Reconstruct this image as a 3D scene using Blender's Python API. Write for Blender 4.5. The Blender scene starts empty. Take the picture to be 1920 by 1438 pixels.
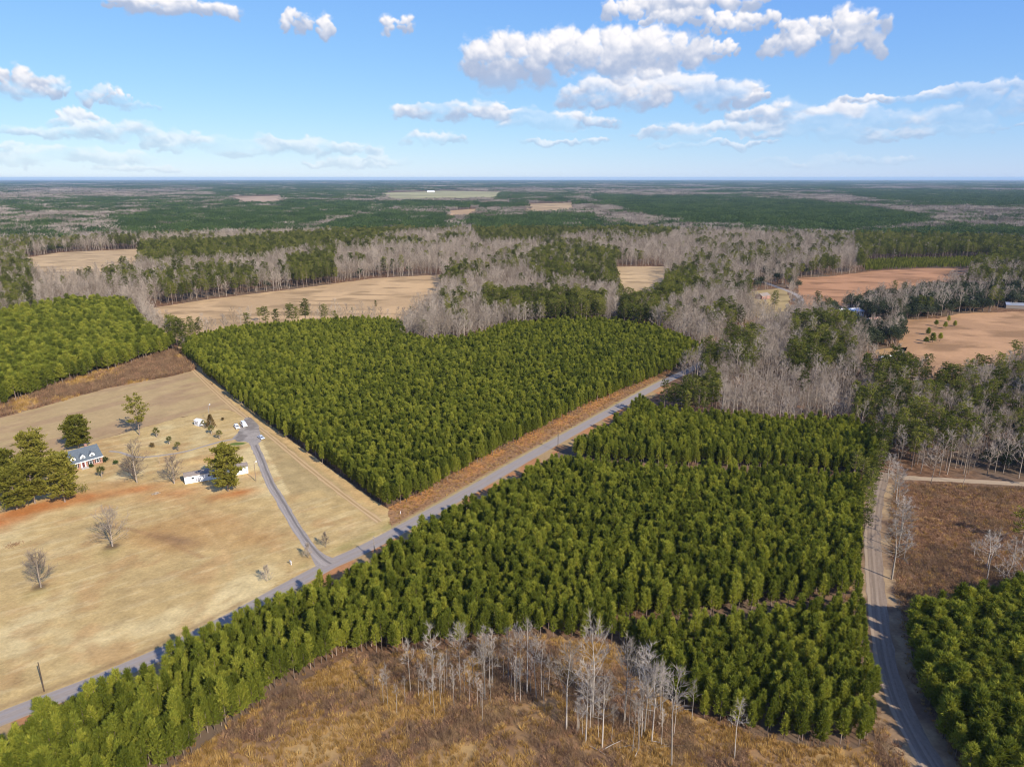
import bpy, math, random
import numpy as np
from mathutils import Vector

SC = bpy.context.scene
COL = SC.collection
R = math.radians
rng = np.random.default_rng(7)
random.seed(7)

# ------------------------------------------------------------------ camera
CAM_H = 115.0
FOC = 1331.0                      # focal length in units of a 1920 px wide picture
PITCH = math.atan((719 - 334) / FOC)
cam_d = bpy.data.cameras.new('camera')
cam_d.sensor_width = 36.0
cam_d.lens = 36.0 * FOC / 1920.0
cam_d.clip_start = 0.5
cam_d.clip_end = 120000.0
cam = bpy.data.objects.new('camera', cam_d)
COL.objects.link(cam)
cam.location = (0, 0, CAM_H)
cam.rotation_euler = (math.pi / 2 - PITCH, 0, 0)
SC.camera = cam

CP, SP = math.cos(PITCH), math.sin(PITCH)
def at(x, y, z=0.0):
    """ground (or height z) point seen at a place of the photograph"""
    u = (x - 960) / FOC
    v = -(y - 719) / FOC
    dy = CP + v * SP
    dz = -SP + v * CP
    t = (z - CAM_H) / dz
    return (u * t, dy * t)
def proj(X, Y, Z):
    rz = Z - CAM_H
    dep = Y * CP - rz * SP
    up = Y * SP + rz * CP
    return 960 + FOC * X / dep, 719 - FOC * up / dep

# ------------------------------------------------------------------ light
SUN_EL, SUN_AZ = 34.0, -50.4      # azimuth measured from +x towards +y, direction to the sun
EXPOSURE = 0.65
sx, sy, sz = math.cos(R(SUN_EL)) * math.cos(R(SUN_AZ)), math.cos(R(SUN_EL)) * math.sin(R(SUN_AZ)), math.sin(R(SUN_EL))
sun_d = bpy.data.lights.new('sun', 'SUN')
sun_d.energy = 4.3
sun_d.angle = R(0.55)
sun_d.color = (1.0, 0.92, 0.80)
sun = bpy.data.objects.new('sun', sun_d)
COL.objects.link(sun)
sun.rotation_euler = Vector((-sx, -sy, -sz)).to_track_quat('-Z', 'Y').to_euler()
sun.location = (0, 0, 400)

SC.view_settings.view_transform = 'Standard'
SC.view_settings.look = 'None'
SC.view_settings.exposure = EXPOSURE
SC.view_settings.gamma = 1.0
SC.view_settings.use_curve_mapping = False
SC.render.engine = 'CYCLES'
SC.cycles.use_denoising = True
SC.cycles.max_bounces = 5
SC.cycles.diffuse_bounces = 3
SC.cycles.glossy_bounces = 2
SC.cycles.transmission_bounces = 3
SC.cycles.volume_bounces = 0
SC.cycles.sample_clamp_indirect = 6.0
SC.cycles.filter_width = 1.1

# ------------------------------------------------------------------ world: sky with cumulus
class NT:
    """small helper for building node trees"""
    def __init__(self, tree):
        self.t = tree
    def n(self, typ, **kw):
        nd = self.t.nodes.new(typ)
        for k, v in kw.items():
            setattr(nd, k, v)
        return nd
    def link(self, a, b):
        self.t.links.new(a, b)
    def _set(self, sock, v):
        if isinstance(v, bpy.types.NodeSocket):
            self.t.links.new(v, sock)
        else:
            sock.default_value = v
    def math(self, op, a, b=None, c=None, clamp=False):
        nd = self.n('ShaderNodeMath', operation=op, use_clamp=clamp)
        self._set(nd.inputs[0], a)
        if b is not None: self._set(nd.inputs[1], b)
        if c is not None: self._set(nd.inputs[2], c)
        return nd.outputs[0]
    def vec(self, op, a, b=None, c=None):
        nd = self.n('ShaderNodeVectorMath', operation=op)
        self._set(nd.inputs[0], a)
        if b is not None: self._set(nd.inputs[1], b)
        if c is not None: self._set(nd.inputs[2], c)
        return nd.outputs['Value'] if op in ('LENGTH', 'DOT_PRODUCT') else nd.outputs[0]
    def scale(self, v, f):
        nd = self.n('ShaderNodeVectorMath', operation='SCALE')
        self._set(nd.inputs[0], v); self._set(nd.inputs['Scale'], f)
        return nd.outputs[0]
    def mix(self, fac, a, b, blend='MIX'):
        nd = self.n('ShaderNodeMix', data_type='RGBA', blend_type=blend)
        self._set(nd.inputs[0], fac)
        self._set(nd.inputs[6], a)
        self._set(nd.inputs[7], b)
        return nd.outputs[2]
    def smooth(self, v, lo, hi, o0=0.0, o1=1.0):
        nd = self.n('ShaderNodeMapRange', interpolation_type='SMOOTHSTEP')
        self._set(nd.inputs[0], v)
        for i, x in enumerate((lo, hi, o0, o1)):
            nd.inputs[i + 1].default_value = x
        return nd.outputs[0]
    def noise(self, vec, scale, detail=4.0, rough=0.55, dist=0.0):
        nd = self.n('ShaderNodeTexNoise')
        if vec is not None: self._set(nd.inputs['Vector'], vec)
        nd.inputs['Scale'].default_value = scale
        nd.inputs['Detail'].default_value = detail
        nd.inputs['Roughness'].default_value = rough
        nd.inputs['Distortion'].default_value = dist
        return nd.outputs['Fac']

# value noise for ground colours
_perm = rng.random((256, 256))
def vnoise(x, y, s):
    x = np.asarray(x) / s; y = np.asarray(y) / s
    xi = np.floor(x).astype(int); yi = np.floor(y).astype(int)
    fx = x - xi; fy = y - yi
    fx = fx * fx * (3 - 2 * fx); fy = fy * fy * (3 - 2 * fy)
    g = lambda i, j: _perm[i % 256, j % 256]
    return (g(xi, yi) * (1 - fx) + g(xi + 1, yi) * fx) * (1 - fy) + (g(xi, yi + 1) * (1 - fx) + g(xi + 1, yi + 1) * fx) * fy
def fbm(x, y, s, o=4):
    v = 0; a = 1; t = 0
    for i in range(o):
        v = v + a * vnoise(x + 37.1 * i, y - 91.7 * i, s / 2 ** i); t += a; a *= 0.55
    return v / t
def sstep(v, a, b):
    t = np.clip((v - a) / (b - a), 0, 1)
    return t * t * (3 - 2 * t)

world = bpy.data.worlds.new('World')
SC.world = world
world.use_nodes = True
wt = world.node_tree
wt.nodes.clear()
W = NT(wt)
sky = W.n('ShaderNodeTexSky', sky_type='NISHITA')
sky.sun_disc = False
sky.sun_elevation = R(SUN_EL)
sky.sun_rotation = math.atan2(sx, sy)
sky.altitude = 100
sky.air_density = 1.0
sky.dust_density = 0.0
sky.ozone_density = 4.0
SKY_STRENGTH = 0.105

# clouds: (azimuth deg, elevation deg, half width, half height) of each cumulus, azimuth from +y to +x
CLOUDS = []
def cl(px, py, rx, ry):
    u = (px - 960) / FOC; v = -(py - 719) / FOC
    d = Vector((u, CP + v * SP, -SP + v * CP)).normalized()
    k = 57.3 / FOC
    CLOUDS.append((math.degrees(math.atan2(d.x, d.y)), math.degrees(math.asin(d.z)), rx * k, ry * k))
for c in [(325, 12, 108, 20), (578, 50, 44, 26), (742, 55, 36, 30),
          (1075, 112, 205, 68), (1180, 100, 165, 52), (1350, 92, 40, 20),
          (1240, 178, 200, 40), (1390, 184, 60, 16),
          (1200, 16, 85, 30), (1330, 4, 110, 28), (1385, 48, 75, 26), (1290, 36, 90, 16),
          (1545, 82, 100, 36), (1600, 45, 60, 34), (1510, 60, 50, 26),
          (35, 152, 62, 34), (85, 172, 45, 18), (205, 187, 46, 22), (262, 199, 24, 7), (135, 222, 36, 18),
          (105, 246, 95, 13), (210, 250, 100, 20), (330, 262, 60, 24), (420, 270, 110, 20), (560, 280, 150, 18),
          (90, 296, 130, 18), (190, 292, 90, 14), (15, 280, 30, 12),
          (880, 215, 160, 22), (1045, 230, 110, 18), (812, 262, 64, 18), (1060, 266, 90, 8),
          (1700, 186, 110, 10), (1830, 172, 90, 14), (1900, 195, 80, 34),
          (1500, 218, 130, 24), (1650, 228, 180, 22), (1450, 246, 260, 20), (1800, 238, 150, 8), (1620, 252, 200, 14),
          (1560, 302, 150, 10), (1340, 272, 120, 7), (725, 300, 50, 9), (255, 315, 75, 9), (650, 308, 80, 12),]:
    cl(*c)
def cloud_map():
    """cover and sunlit share of the cumulus layer, over 90 x 18 degrees of sky; it repeats mirrored all round"""
    ppd = 22
    az, el = np.meshgrid(-45 + (np.arange(90 * ppd) + .5) / ppd, (np.arange(18 * ppd) + .5) / ppd)
    r = np.random.default_rng(77)
    A, E_ = az.copy(), el.copy()
    for sc, am in ((1.6, 0.42), (0.7, 0.26), (0.32, 0.15), (0.15, 0.08)):     # ragged outlines
        A = A + (vnoise(az + 31, el + 11, sc) - 0.5) * am * 2; E_ = E_ + (vnoise(az - 57, el + 83, sc) - 0.5) * am * 1.3
    D_ = np.full(az.shape, -1.0); T = np.zeros(az.shape); base = np.zeros(az.shape); bw = np.zeros(az.shape) + 1e-9
    for (ca, ce, w, h) in CLOUDS:
        w, h = w * 0.94, h * 0.88
        stv = min(3.2, max(1.0, w / h / 3.0)) * (1.25 if ce < 5 else 1.0)
        n = int(np.clip(16 * w / h, 14, 90))
        u = r.uniform(-1, 1, n); env = np.sqrt(1 - u * u) ** 0.7
        py = ce - 0.50 * h + r.random(n) ** 0.75 * (0.35 + 1.0 * env) * h * 0.85
        px = ca + u * w * 0.92
        rr_ = np.maximum(h * r.uniform(0.22, 0.52, n) * (0.45 + 0.55 * env), 0.10)
        for k_ in range(n):
            rx, ry = rr_[k_] * stv, rr_[k_]
            i0 = max(0, int((py[k_] - ry * 1.9 - .6) * ppd)); i1 = min(az.shape[0], int((py[k_] + ry * 1.9 + .6) * ppd) + 1)
            j0 = max(0, int((px[k_] - rx * 1.9 - 1 + 45) * ppd)); j1 = min(az.shape[1], int((px[k_] + rx * 1.9 + 1 + 45) * ppd) + 1)
            if i1 <= i0 or j1 <= j0: continue
            q = np.sqrt(((A[i0:i1, j0:j1] - px[k_]) / rx) ** 2 + ((E_[i0:i1, j0:j1] - py[k_]) / ry) ** 2)
            dd_ = 1 - q
            D_[i0:i1, j0:j1] = np.maximum(D_[i0:i1, j0:j1], dd_)
            z = np.sqrt(np.clip(1 - q * q, 0, 1)) * ry
            T[i0:i1, j0:j1] = np.maximum(T[i0:i1, j0:j1], z)
            wk = np.exp(4 * np.clip(dd_, -1, 1)); base[i0:i1, j0:j1] += wk * (E_[i0:i1, j0:j1] - ce) / h; bw[i0:i1, j0:j1] += wk
    hrel = base / bw
    fine = fbm(az, el, 0.9, 5)
    alpha = sstep(D_ + (fine - 0.5) * 0.9, -0.16, 0.42)
    alpha = np.maximum(alpha, 0.4 * sstep(D_, -0.5, 0.1) * sstep(fbm(az + 9, el * 1.8, 1.3, 5), 0.48, 0.66))
    Tb = T + (fbm(az, el, 0.7, 5) - 0.5) * 0.12
    for _ in range(5):
        Tb[1:-1, 1:-1] = (Tb[:-2, 1:-1] + Tb[2:, 1:-1] + Tb[1:-1, :-2] + Tb[1:-1, 2:] + 2 * Tb[1:-1, 1:-1]) / 6
    gy, gx = np.gradient(Tb, 1.0 / ppd)
    nz = 1.0 / np.sqrt(1 + gx ** 2 + gy ** 2)
    lit = (0.30 * -gx + 0.55 * -gy + 0.78) * nz
    lit = np.clip(0.32 + 0.75 * lit, 0, 1.08)
    lit = lit * (0.08 + 0.92 * sstep(hrel + (fine - 0.5) * 1.0, -0.50, 0.62))
    thin = fbm(az + 200, el * 2.0, 2.4, 4)
    alpha = alpha * (1 - (0.75 - 0.75 * sstep(thin, 0.38, 0.62)) * (1 - sstep(el, 4.5, 8.0)))
    alpha = alpha * (0.28 + 0.69 * sstep(el, 0.3, 6.5))
    H_, W_ = az.shape
    px = np.ones((H_, W_, 4), np.float32)
    px[..., 0] = alpha; px[..., 1] = np.clip(lit, 0, 1); px[..., 2] = 0
    im = bpy.data.images.new('cloud_cover', W_, H_, alpha=False, float_buffer=True)
    im.colorspace_settings.name = 'Non-Color'
    im.pixels.foreach_set(px.ravel()); im.update(); im.pack()
    return im
geo = W.n('ShaderNodeNewGeometry')
dirv = W.scale(geo.outputs['Incoming'], -1.0)
sep = W.n('ShaderNodeSeparateXYZ'); W.link(dirv, sep.inputs[0])
azn = W.math('MULTIPLY', W.math('ARCTAN2', sep.outputs[0], sep.outputs[1]), 57.2958)
eln = W.math('MULTIPLY', W.math('ARCSINE', sep.outputs[2]), 57.2958)
cmb = W.n('ShaderNodeCombineXYZ')
W._set(cmb.inputs[0], W.math('DIVIDE', W.math('PINGPONG', W.math('ADD', azn, 45.0), 90.0), 90.0))
W._set(cmb.inputs[1], W.math('DIVIDE', W.math('PINGPONG', W.math('MAXIMUM', eln, 0.0), 18.0), 18.0))
ci_ = W.n('ShaderNodeTexImage', image=cloud_map(), extension='EXTEND', interpolation='Cubic')
W.link(cmb.outputs[0], ci_.inputs[0])
cs = W.n('ShaderNodeSeparateColor'); W.link(ci_.outputs[0], cs.inputs[0])
# soften the range of the sky per channel (a clear winter sky, no glare at the horizon)
ss = W.n('ShaderNodeSeparateColor'); W.link(sky.outputs[0], ss.inputs[0])
sc_ = W.n('ShaderNodeCombineColor')
for i_, (gm, gn) in enumerate(((0.80, 0.73), (0.66, 1.20), (0.25, 3.65))):
    W.link(W.math('MULTIPLY', W.math('POWER', ss.outputs[i_], gm), gn), sc_.inputs[i_])
skyc = W.scale(sc_.outputs[0], SKY_STRENGTH)
cloudc = W.mix(cs.outputs[1], (0.25, 0.31, 0.44, 1), (0.67, 0.65, 0.655, 1))
fin = W.mix(cs.outputs[0], skyc, cloudc)
bg = W.n('ShaderNodeBackground')
W.link(fin, bg.inputs['Color']); bg.inputs['Strength'].default_value = 1.0
wo = W.n('ShaderNodeOutputWorld'); W.link(bg.outputs[0], wo.inputs['Surface'])
world.cycles.sampling_method = 'MANUAL'
world.cycles.sample_map_resolution = 512

# ------------------------------------------------------------------ helpers
def tag(o, label=None, cat=None, group=None, kind=None):
    if label: o['label'] = label
    if cat: o['category'] = cat
    if group: o['group'] = group
    if kind: o['kind'] = kind
    return o

def empty(name, loc, rz=0.0, scale=(1, 1, 1)):
    o = bpy.data.objects.new(name, None)
    o.empty_display_size = 0.5
    COL.objects.link(o)
    o.location = loc; o.rotation_euler = (0, 0, rz); o.scale = scale
    return o

def link_mesh(name, me, parent=None, mats=()):
    for m in mats: me.materials.append(m)
    o = bpy.data.objects.new(name, me)
    COL.objects.link(o)
    o.parent = parent
    return o

def mesh_tris(name, verts, tris, matidx=None):
    me = bpy.data.meshes.new(name)
    verts = np.asarray(verts, dtype=np.float32); tris = np.asarray(tris, dtype=np.int32)
    me.vertices.add(len(verts)); me.vertices.foreach_set('co', verts.ravel())
    me.loops.add(tris.size); me.loops.foreach_set('vertex_index', tris.ravel())
    n, k = tris.shape
    me.polygons.add(n)
    me.polygons.foreach_set('loop_start', np.arange(0, n * k, k, dtype=np.int32))
    me.polygons.foreach_set('loop_total', np.full(n, k, dtype=np.int32))
    if matidx is not None:
        me.polygons.foreach_set('material_index', np.asarray(matidx, dtype=np.int32))
    me.update(calc_edges=True)
    return me

class MB:
    """collects boxes, prisms and tubes into one mesh"""
    def __init__(self):
        self.v, self.f = [], []
    def add(self, vs, fs):
        b = len(self.v)
        self.v += [tuple(p) for p in vs]
        self.f += [tuple(i + b for i in f) for f in fs]
        return self
    def box(self, x0, x1, y0, y1, z0, z1):
        vs = [(x0, y0, z0), (x1, y0, z0), (x1, y1, z0), (x0, y1, z0), (x0, y0, z1), (x1, y0, z1), (x1, y1, z1), (x0, y1, z1)]
        return self.add(vs, [(0, 3, 2, 1), (4, 5, 6, 7), (0, 1, 5, 4), (1, 2, 6, 5), (2, 3, 7, 6), (3, 0, 4, 7)])
    def prism(self, prof, y0, y1):
        """profile in x,z extruded along y"""
        n = len(prof)
        vs = [(x, y0, z) for x, z in prof] + [(x, y1, z) for x, z in prof]
        fs = [tuple(range(n)), tuple(range(2 * n - 1, n - 1, -1))]
        fs += [(i, i + n, (i + 1) % n + n, (i + 1) % n) for i in range(n)]
        return self.add(vs, fs)
    def prismx(self, prof, x0, x1):
        """profile in y,z extruded along x"""
        n = len(prof)
        vs = [(x0, y, z) for y, z in prof] + [(x1, y, z) for y, z in prof]
        fs = [tuple(range(n - 1, -1, -1)), tuple(range(n, 2 * n))]
        fs += [(i, (i + 1) % n, (i + 1) % n + n, i + n) for i in range(n)]
        return self.add(vs, fs)
    def tube(self, p0, p1, r0, r1, n=6):
        p0, p1 = Vector(p0), Vector(p1)
        d = (p1 - p0).normalized()
        a = d.orthogonal().normalized(); b = d.cross(a)
        vs = []
        for p, r in ((p0, r0), (p1, r1)):
            for i in range(n):
                t = 2 * math.pi * i / n
                vs.append(p + (a * math.cos(t) + b * math.sin(t)) * r)
        fs = [(i, (i + 1) % n, (i + 1) % n + n, i + n) for i in range(n)]
        fs += [tuple(range(n - 1, -1, -1)), tuple(range(n, 2 * n))]
        return self.add(vs, fs)
    def build(self, name, mat, parent=None, bevel=0.0, smooth=False):
        me = bpy.data.meshes.new(name)
        me.from_pydata(self.v, [], self.f)
        import bmesh
        bm = bmesh.new(); bm.from_mesh(me)
        bmesh.ops.recalc_face_normals(bm, faces=bm.faces)
        bm.to_mesh(me); bm.free()
        me.materials.append(mat)
        if smooth:
            for p in me.polygons: p.use_smooth = True
        o = bpy.data.objects.new(name, me)
        COL.objects.link(o); o.parent = parent
        if bevel:
            md = o.modifiers.new('bevel', 'BEVEL'); md.width = bevel; md.segments = 2; md.limit_method = 'ANGLE'
        return o

def lerp(c, d, w):
    return c * (1 - w[:, None]) + np.asarray(d)[None, :] * w[:, None]

def inpoly(px, py, poly):
    px = np.asarray(px); py = np.asarray(py)
    res = np.zeros(px.shape, bool)
    n = len(poly); j = n - 1
    for i in range(n):
        xi, yi = poly[i]; xj, yj = poly[j]
        if yi != yj:
            res ^= ((yi > py) != (yj > py)) & (px < (xj - xi) * (py - yi) / (yj - yi) + xi)
        j = i
    return res
def dist_line(x, y, pts):
    """distance to a polyline"""
    x = np.asarray(x, float); y = np.asarray(y, float)
    best = np.full(x.shape, 1e9)
    for (ax, ay), (bx, by) in zip(pts[:-1], pts[1:]):
        dx, dy = bx - ax, by - ay
        t = np.clip(((x - ax) * dx + (y - ay) * dy) / (dx * dx + dy * dy + 1e-9), 0, 1)
        best = np.minimum(best, np.hypot(x - ax - t * dx, y - ay - t * dy))
    return best
def G(pts, z=0.0):
    return [at(p[0], p[1], p[2] if len(p) > 2 else z) for p in pts]
def catmull(pts, step):
    P = [np.array(p, float) for p in pts]
    P = [2 * P[0] - P[1]] + P + [2 * P[-1] - P[-2]]
    out = []
    for i in range(1, len(P) - 2):
        n = max(2, int(np.linalg.norm(P[i + 1] - P[i]) / step))
        for k in range(n):
            t = k / n
            out.append(0.5 * (2 * P[i] + (P[i + 1] - P[i - 1]) * t + (2 * P[i - 1] - 5 * P[i] + 4 * P[i + 1] - P[i + 2]) * t * t
                              + (3 * P[i] - P[i - 1] - 3 * P[i + 1] + P[i + 2]) * t ** 3))
    out.append(P[-2])
    return [tuple(p) for p in out]

# ------------------------------------------------------------------ materials
def new_mat(name):
    m = bpy.data.materials.new(name); m.use_nodes = True
    m.node_tree.nodes.clear()
    return m, NT(m.node_tree)
def finish(N, shader):
    o = N.n('ShaderNodeOutputMaterial'); N.link(shader, o.inputs['Surface'])
def simple(name, col, rough=0.6, spec=0.3, var=0.06, scale=2.0, metal=0.0, coat=0.0):
    m, N = new_mat(name)
    tc = N.n('ShaderNodeTexCoord')
    f = N.noise(tc.outputs['Object'], scale, 5.0)
    c = N.mix(N.smooth(f, 0.3, 0.7), tuple(max(0, x * (1 - var)) for x in col) + (1,), tuple(min(1, x * (1 + var)) for x in col) + (1,))
    b = N.n('ShaderNodeBsdfPrincipled')
    N.link(c, b.inputs['Base Color']); b.inputs['Roughness'].default_value = rough
    b.inputs['Specular IOR Level'].default_value = spec; b.inputs['Metallic'].default_value = metal
    b.inputs['Coat Weight'].default_value = coat
    finish(N, b.outputs[0]); return m
def leafmat(name, cols, trans=0.3, bright=(0.75, 1.3)):
    """foliage: colour differs from plant to plant, from clump to clump and along the plant"""
    m, N = new_mat(name)
    oi = N.n('ShaderNodeObjectInfo')
    ramp = N.n('ShaderNodeValToRGB')
    el = ramp.color_ramp.elements
    el[0].color = cols[0] + (1,); el[0].position = 0.0
    el[1].color = cols[-1] + (1,); el[1].position = 1.0
    for i, c in enumerate(cols[1:-1]):
        e = el.new((i + 1) / (len(cols) - 1)); e.color = c + (1,)
    tc = N.n('ShaderNodeTexCoord')
    nz = N.noise(tc.outputs['Object'], 1.3, 3.0)
    at_ = N.n('ShaderNodeAttribute', attribute_name='rnd')
    fac = N.math('MULTIPLY_ADD', at_.outputs['Fac'], 0.45, N.math('MULTIPLY_ADD', oi.outputs['Random'], 0.45, N.math('MULTIPLY', nz, 0.3)))
    N.link(fac, ramp.inputs[0])
    br = N.math('MULTIPLY_ADD', oi.outputs['Random'], bright[1] - bright[0], bright[0])
    c = N.scale(ramp.outputs[0], br)
    d = N.n('ShaderNodeBsdfDiffuse'); N.link(c, d.inputs[0])
    t = N.n('ShaderNodeBsdfTranslucent'); N.link(N.vec('MULTIPLY', c, (1.15, 1.1, 0.7)), t.inputs[0])
    mx = N.n('ShaderNodeMixShader'); mx.inputs[0].default_value = trans
    N.link(d.outputs[0], mx.inputs[1]); N.link(t.outputs[0], mx.inputs[2])
    finish(N, mx.outputs[0]); return m
def barkmat(name, c0, c1, bright=(0.75, 1.25)):
    m, N = new_mat(name)
    oi = N.n('ShaderNodeObjectInfo'); tc = N.n('ShaderNodeTexCoord')
    f = N.noise(tc.outputs['Object'], 2.5, 4.0)
    c = N.mix(N.smooth(N.math('MULTIPLY_ADD', oi.outputs['Random'], 0.6, N.math('MULTIPLY', f, 0.6)), 0.2, 0.9), c0 + (1,), c1 + (1,))
    c = N.scale(c, N.math('MULTIPLY_ADD', oi.outputs['Random'], bright[1] - bright[0], bright[0]))
    d = N.n('ShaderNodeBsdfDiffuse'); N.link(c, d.inputs[0])
    finish(N, d.outputs[0]); return m
def groundmat(name, fine=1.2, amp=0.35, bump=0.25, streak=None):
    """colour from the mesh attribute Col with fine grain and relief"""
    m, N = new_mat(name)
    a = N.n('ShaderNodeAttribute', attribute_name='Col')
    g = N.n('ShaderNodeNewGeometry')
    f1 = N.noise(g.outputs['Position'], fine, 6.0, 0.65)
    f2 = N.noise(g.outputs['Position'], fine * 0.22, 4.0, 0.6)
    br = N.math('ADD', N.math('MULTIPLY', N.math('SUBTRACT', f1, 0.5), amp * 2.2), N.math('MULTIPLY_ADD', N.math('SUBTRACT', f2, 0.5), amp * 1.3, 1.0))
    c = N.scale(a.outputs['Color'], br)
    b = N.n('ShaderNodeBsdfPrincipled'); N.link(c, b.inputs['Base Color'])
    b.inputs['Roughness'].default_value = 0.95; b.inputs['Specular IOR Level'].default_value = 0.1
    bp = N.n('ShaderNodeBump'); bp.inputs['Strength'].default_value = bump; bp.inputs['Distance'].default_value = 0.25
    N.link(f1, bp.inputs['Height']); N.link(bp.outputs[0], b.inputs['Normal'])
    finish(N, b.outputs[0]); return m

M = {}
M['pine'] = leafmat('pine_needles', [(0.084, 0.108, 0.017), (0.155, 0.186, 0.026), (0.232, 0.254, 0.035), (0.365, 0.340, 0.052)], 0.42, (0.72, 1.24))
M['pine_mature'] = leafmat('mature_pine_needles', [(0.050, 0.066, 0.014), (0.090, 0.108, 0.020), (0.140, 0.148, 0.028), (0.190, 0.175, 0.036)], 0.3, (0.62, 1.3))
M['oak'] = leafmat('evergreen_oak_leaves', [(0.030, 0.042, 0.022), (0.050, 0.062, 0.032), (0.080, 0.085, 0.048)], 0.15)
M['cedar'] = leafmat('winter_cedar_leaves', [(0.075, 0.055, 0.022), (0.110, 0.075, 0.030), (0.140, 0.095, 0.038)], 0.15)
M['palm'] = leafmat('palm_fronds', [(0.070, 0.085, 0.025), (0.130, 0.125, 0.035), (0.190, 0.160, 0.055)], 0.2)
M['shrub'] = leafmat('garden_shrub_leaves', [(0.030, 0.050, 0.015), (0.060, 0.085, 0.020)], 0.2)
M['bark'] = barkmat('pine_bark', (0.14, 0.10, 0.075), (0.24, 0.18, 0.14))
M['twig'] = barkmat('bare_twigs', (0.255, 0.198, 0.145), (0.370, 0.305, 0.240), (0.75, 1.2))
M['twig_pale'] = barkmat('pale_bare_bark', (0.29, 0.245, 0.195), (0.42, 0.365, 0.30), (0.75, 1.15))
M['twig_yard'] = barkmat('yard_tree_bark', (0.23, 0.18, 0.14), (0.34, 0.28, 0.22))
M['brush'] = leafmat('dry_brush', [(0.130, 0.080, 0.050), (0.210, 0.130, 0.075), (0.290, 0.190, 0.105)], 0.15)
M['straw'] = leafmat('dry_broom_grass', [(0.330, 0.185, 0.050), (0.460, 0.275, 0.080), (0.560, 0.390, 0.155)], 0.28, (0.65, 1.2))
M['redbrush'] = leafmat('russet_brush', [(0.180, 0.100, 0.062), (0.300, 0.170, 0.098), (0.400, 0.250, 0.140)], 0.2)
M['ground'] = groundmat('grass_ground', 1.1, 0.36, 0.4)
M['field'] = groundmat('field_ground', 0.6, 0.22, 0.15)

# ------------------------------------------------------------------ layout on the ground
ROAD_PX = [(-260, 1450), (-120, 1398), (0, 1347), (150, 1290), (300, 1226), (450, 1150), (600, 1068), (700, 1020), (850, 938), (1000, 852), (1120, 785), (1230, 724)]
ROAD = catmull(G(ROAD_PX) + [(118, 438), (160, 500), (205, 560), (245, 618), (279, 680), (292, 730), (290, 800), (285, 880)], 4.0)
DRIVE = catmull(G([(618, 1058), (600, 1046), (577, 1020), (555, 988), (530, 945), (506, 905), (490, 865), (477, 835), (466, 815)]), 2.0)
DIRT = catmull(G([(1830, 1560), (1765, 1462), (1722, 1392), (1685, 1318), (1661, 1240), (1648, 1160), (1641, 1090), (1636, 1020), (1638, 965), (1645, 925), (1655, 885)]), 3.0)
LANE = catmull(G([(1690, 896), (1720, 897), (1800, 901), (1920, 908), (2100, 920), (2300, 935)]), 3.0)
WALK = catmull(G([(462, 820), (440, 823), (415, 828), (385, 836), (350, 846), (310, 853), (270, 857), (245, 855), (225, 848), (205, 846)]), 2.0)

def offset_line(pts, d):
    P = np.array(pts); T = np.gradient(P, axis=0); T /= np.linalg.norm(T, axis=1)[:, None]
    return P + np.stack([T[:, 1], -T[:, 0]], 1) * d      # d > 0 : to the right of travel
HP = 9.0       # height of the planted pines
south_edge = G([(250, 1500), (335, 1432), (425, 1365), (515, 1305), (610, 1254), (650, 1230), (740, 1226), (800, 1220), (900, 1208), (990, 1194), (1080, 1200), (1180, 1214),
                (1222, 1262), (1252, 1318), (1310, 1346), (1420, 1378), (1500, 1396), (1590, 1404), (1632, 1394)])
ro = G([(-260, 1475, 9), (-120, 1412, 9), (0, 1362, 9), (67, 1308, 9), (117, 1309, 9), (212, 1260, 9), (305, 1243, 9), (312, 1210, 9), (354, 1187, 9), (418, 1159, 9), (496, 1124, 9), (584, 1086, 9), (623, 1076, 9),
        (673, 1050, 9), (740, 1008, 9), (817, 960, 9), (900, 918, 9), (1000, 864, 9), (1030, 849, 9), (1071, 826, 9), (1127, 791, 9), (1158, 777, 9), (1196, 745, 9), (1212, 739, 9)])
east_edge = G([(1640, 1300), (1622, 1220), (1612, 1150), (1606, 1080), (1608, 1010), (1613, 950), (1628, 900), (1645, 865)])
north_edge = G([(1650, 800, HP), (1600, 778, HP), (1450, 772, HP), (1330, 765, HP), (1235, 755, HP)])
STAND_B = ro + list(reversed(north_edge)) + list(reversed(east_edge)) + list(reversed(south_edge))
STAND_A = G([(345, 668), (420, 735), (500, 795), (600, 868), (690, 932), (728, 958), (790, 929), (880, 880), (1000, 816), (1100, 764), (1200, 722), (1270, 692), (1322, 655, 5),
             (1310, 640, HP), (1240, 610, HP), (1150, 593, HP), (1040, 596, HP), (960, 602, HP), (870, 627, HP), (800, 632, HP), (762, 622, HP), (752, 598, HP),
             (640, 592, HP), (520, 602, HP), (430, 608, HP), (350, 628, HP)])
STAND_C = G([(-250, 620, 12), (0, 582, 12), (140, 557, 12), (240, 562, 12), (262, 592, 12), (310, 632, 8), (328, 656), (230, 688), (130, 716), (70, 740), (0, 764), (-250, 830)])
STAND_D = G([(1690, 1150, 6), (1765, 1112, 8), (1850, 1088, 8), (1920, 1080, 8), (2180, 1070, 8), (2300, 1500), (1860, 1560), (1795, 1440), (1735, 1320), (1708, 1230), (1696, 1170)])
GAP1 = G([(1060, 872), (1250, 888), (1440, 892), (1640, 906)])
GAP2 = G([(1180, 1182), (1300, 1178), (1450, 1156), (1620, 1132)])
CLEARING = [at(-100, 1760)] + south_edge + G([(1650, 1370), (1665, 1378), (1715, 1450), (1790, 1600), (1600, 1900), (300, 1900)])
BRUSH_R = G([(1690, 905), (1920, 917), (2250, 935), (2250, 1090), (1920, 1100), (1850, 1105), (1765, 1132), (1700, 1160), (1672, 1120), (1664, 1040), (1668, 970), (1680, 915)])
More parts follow.
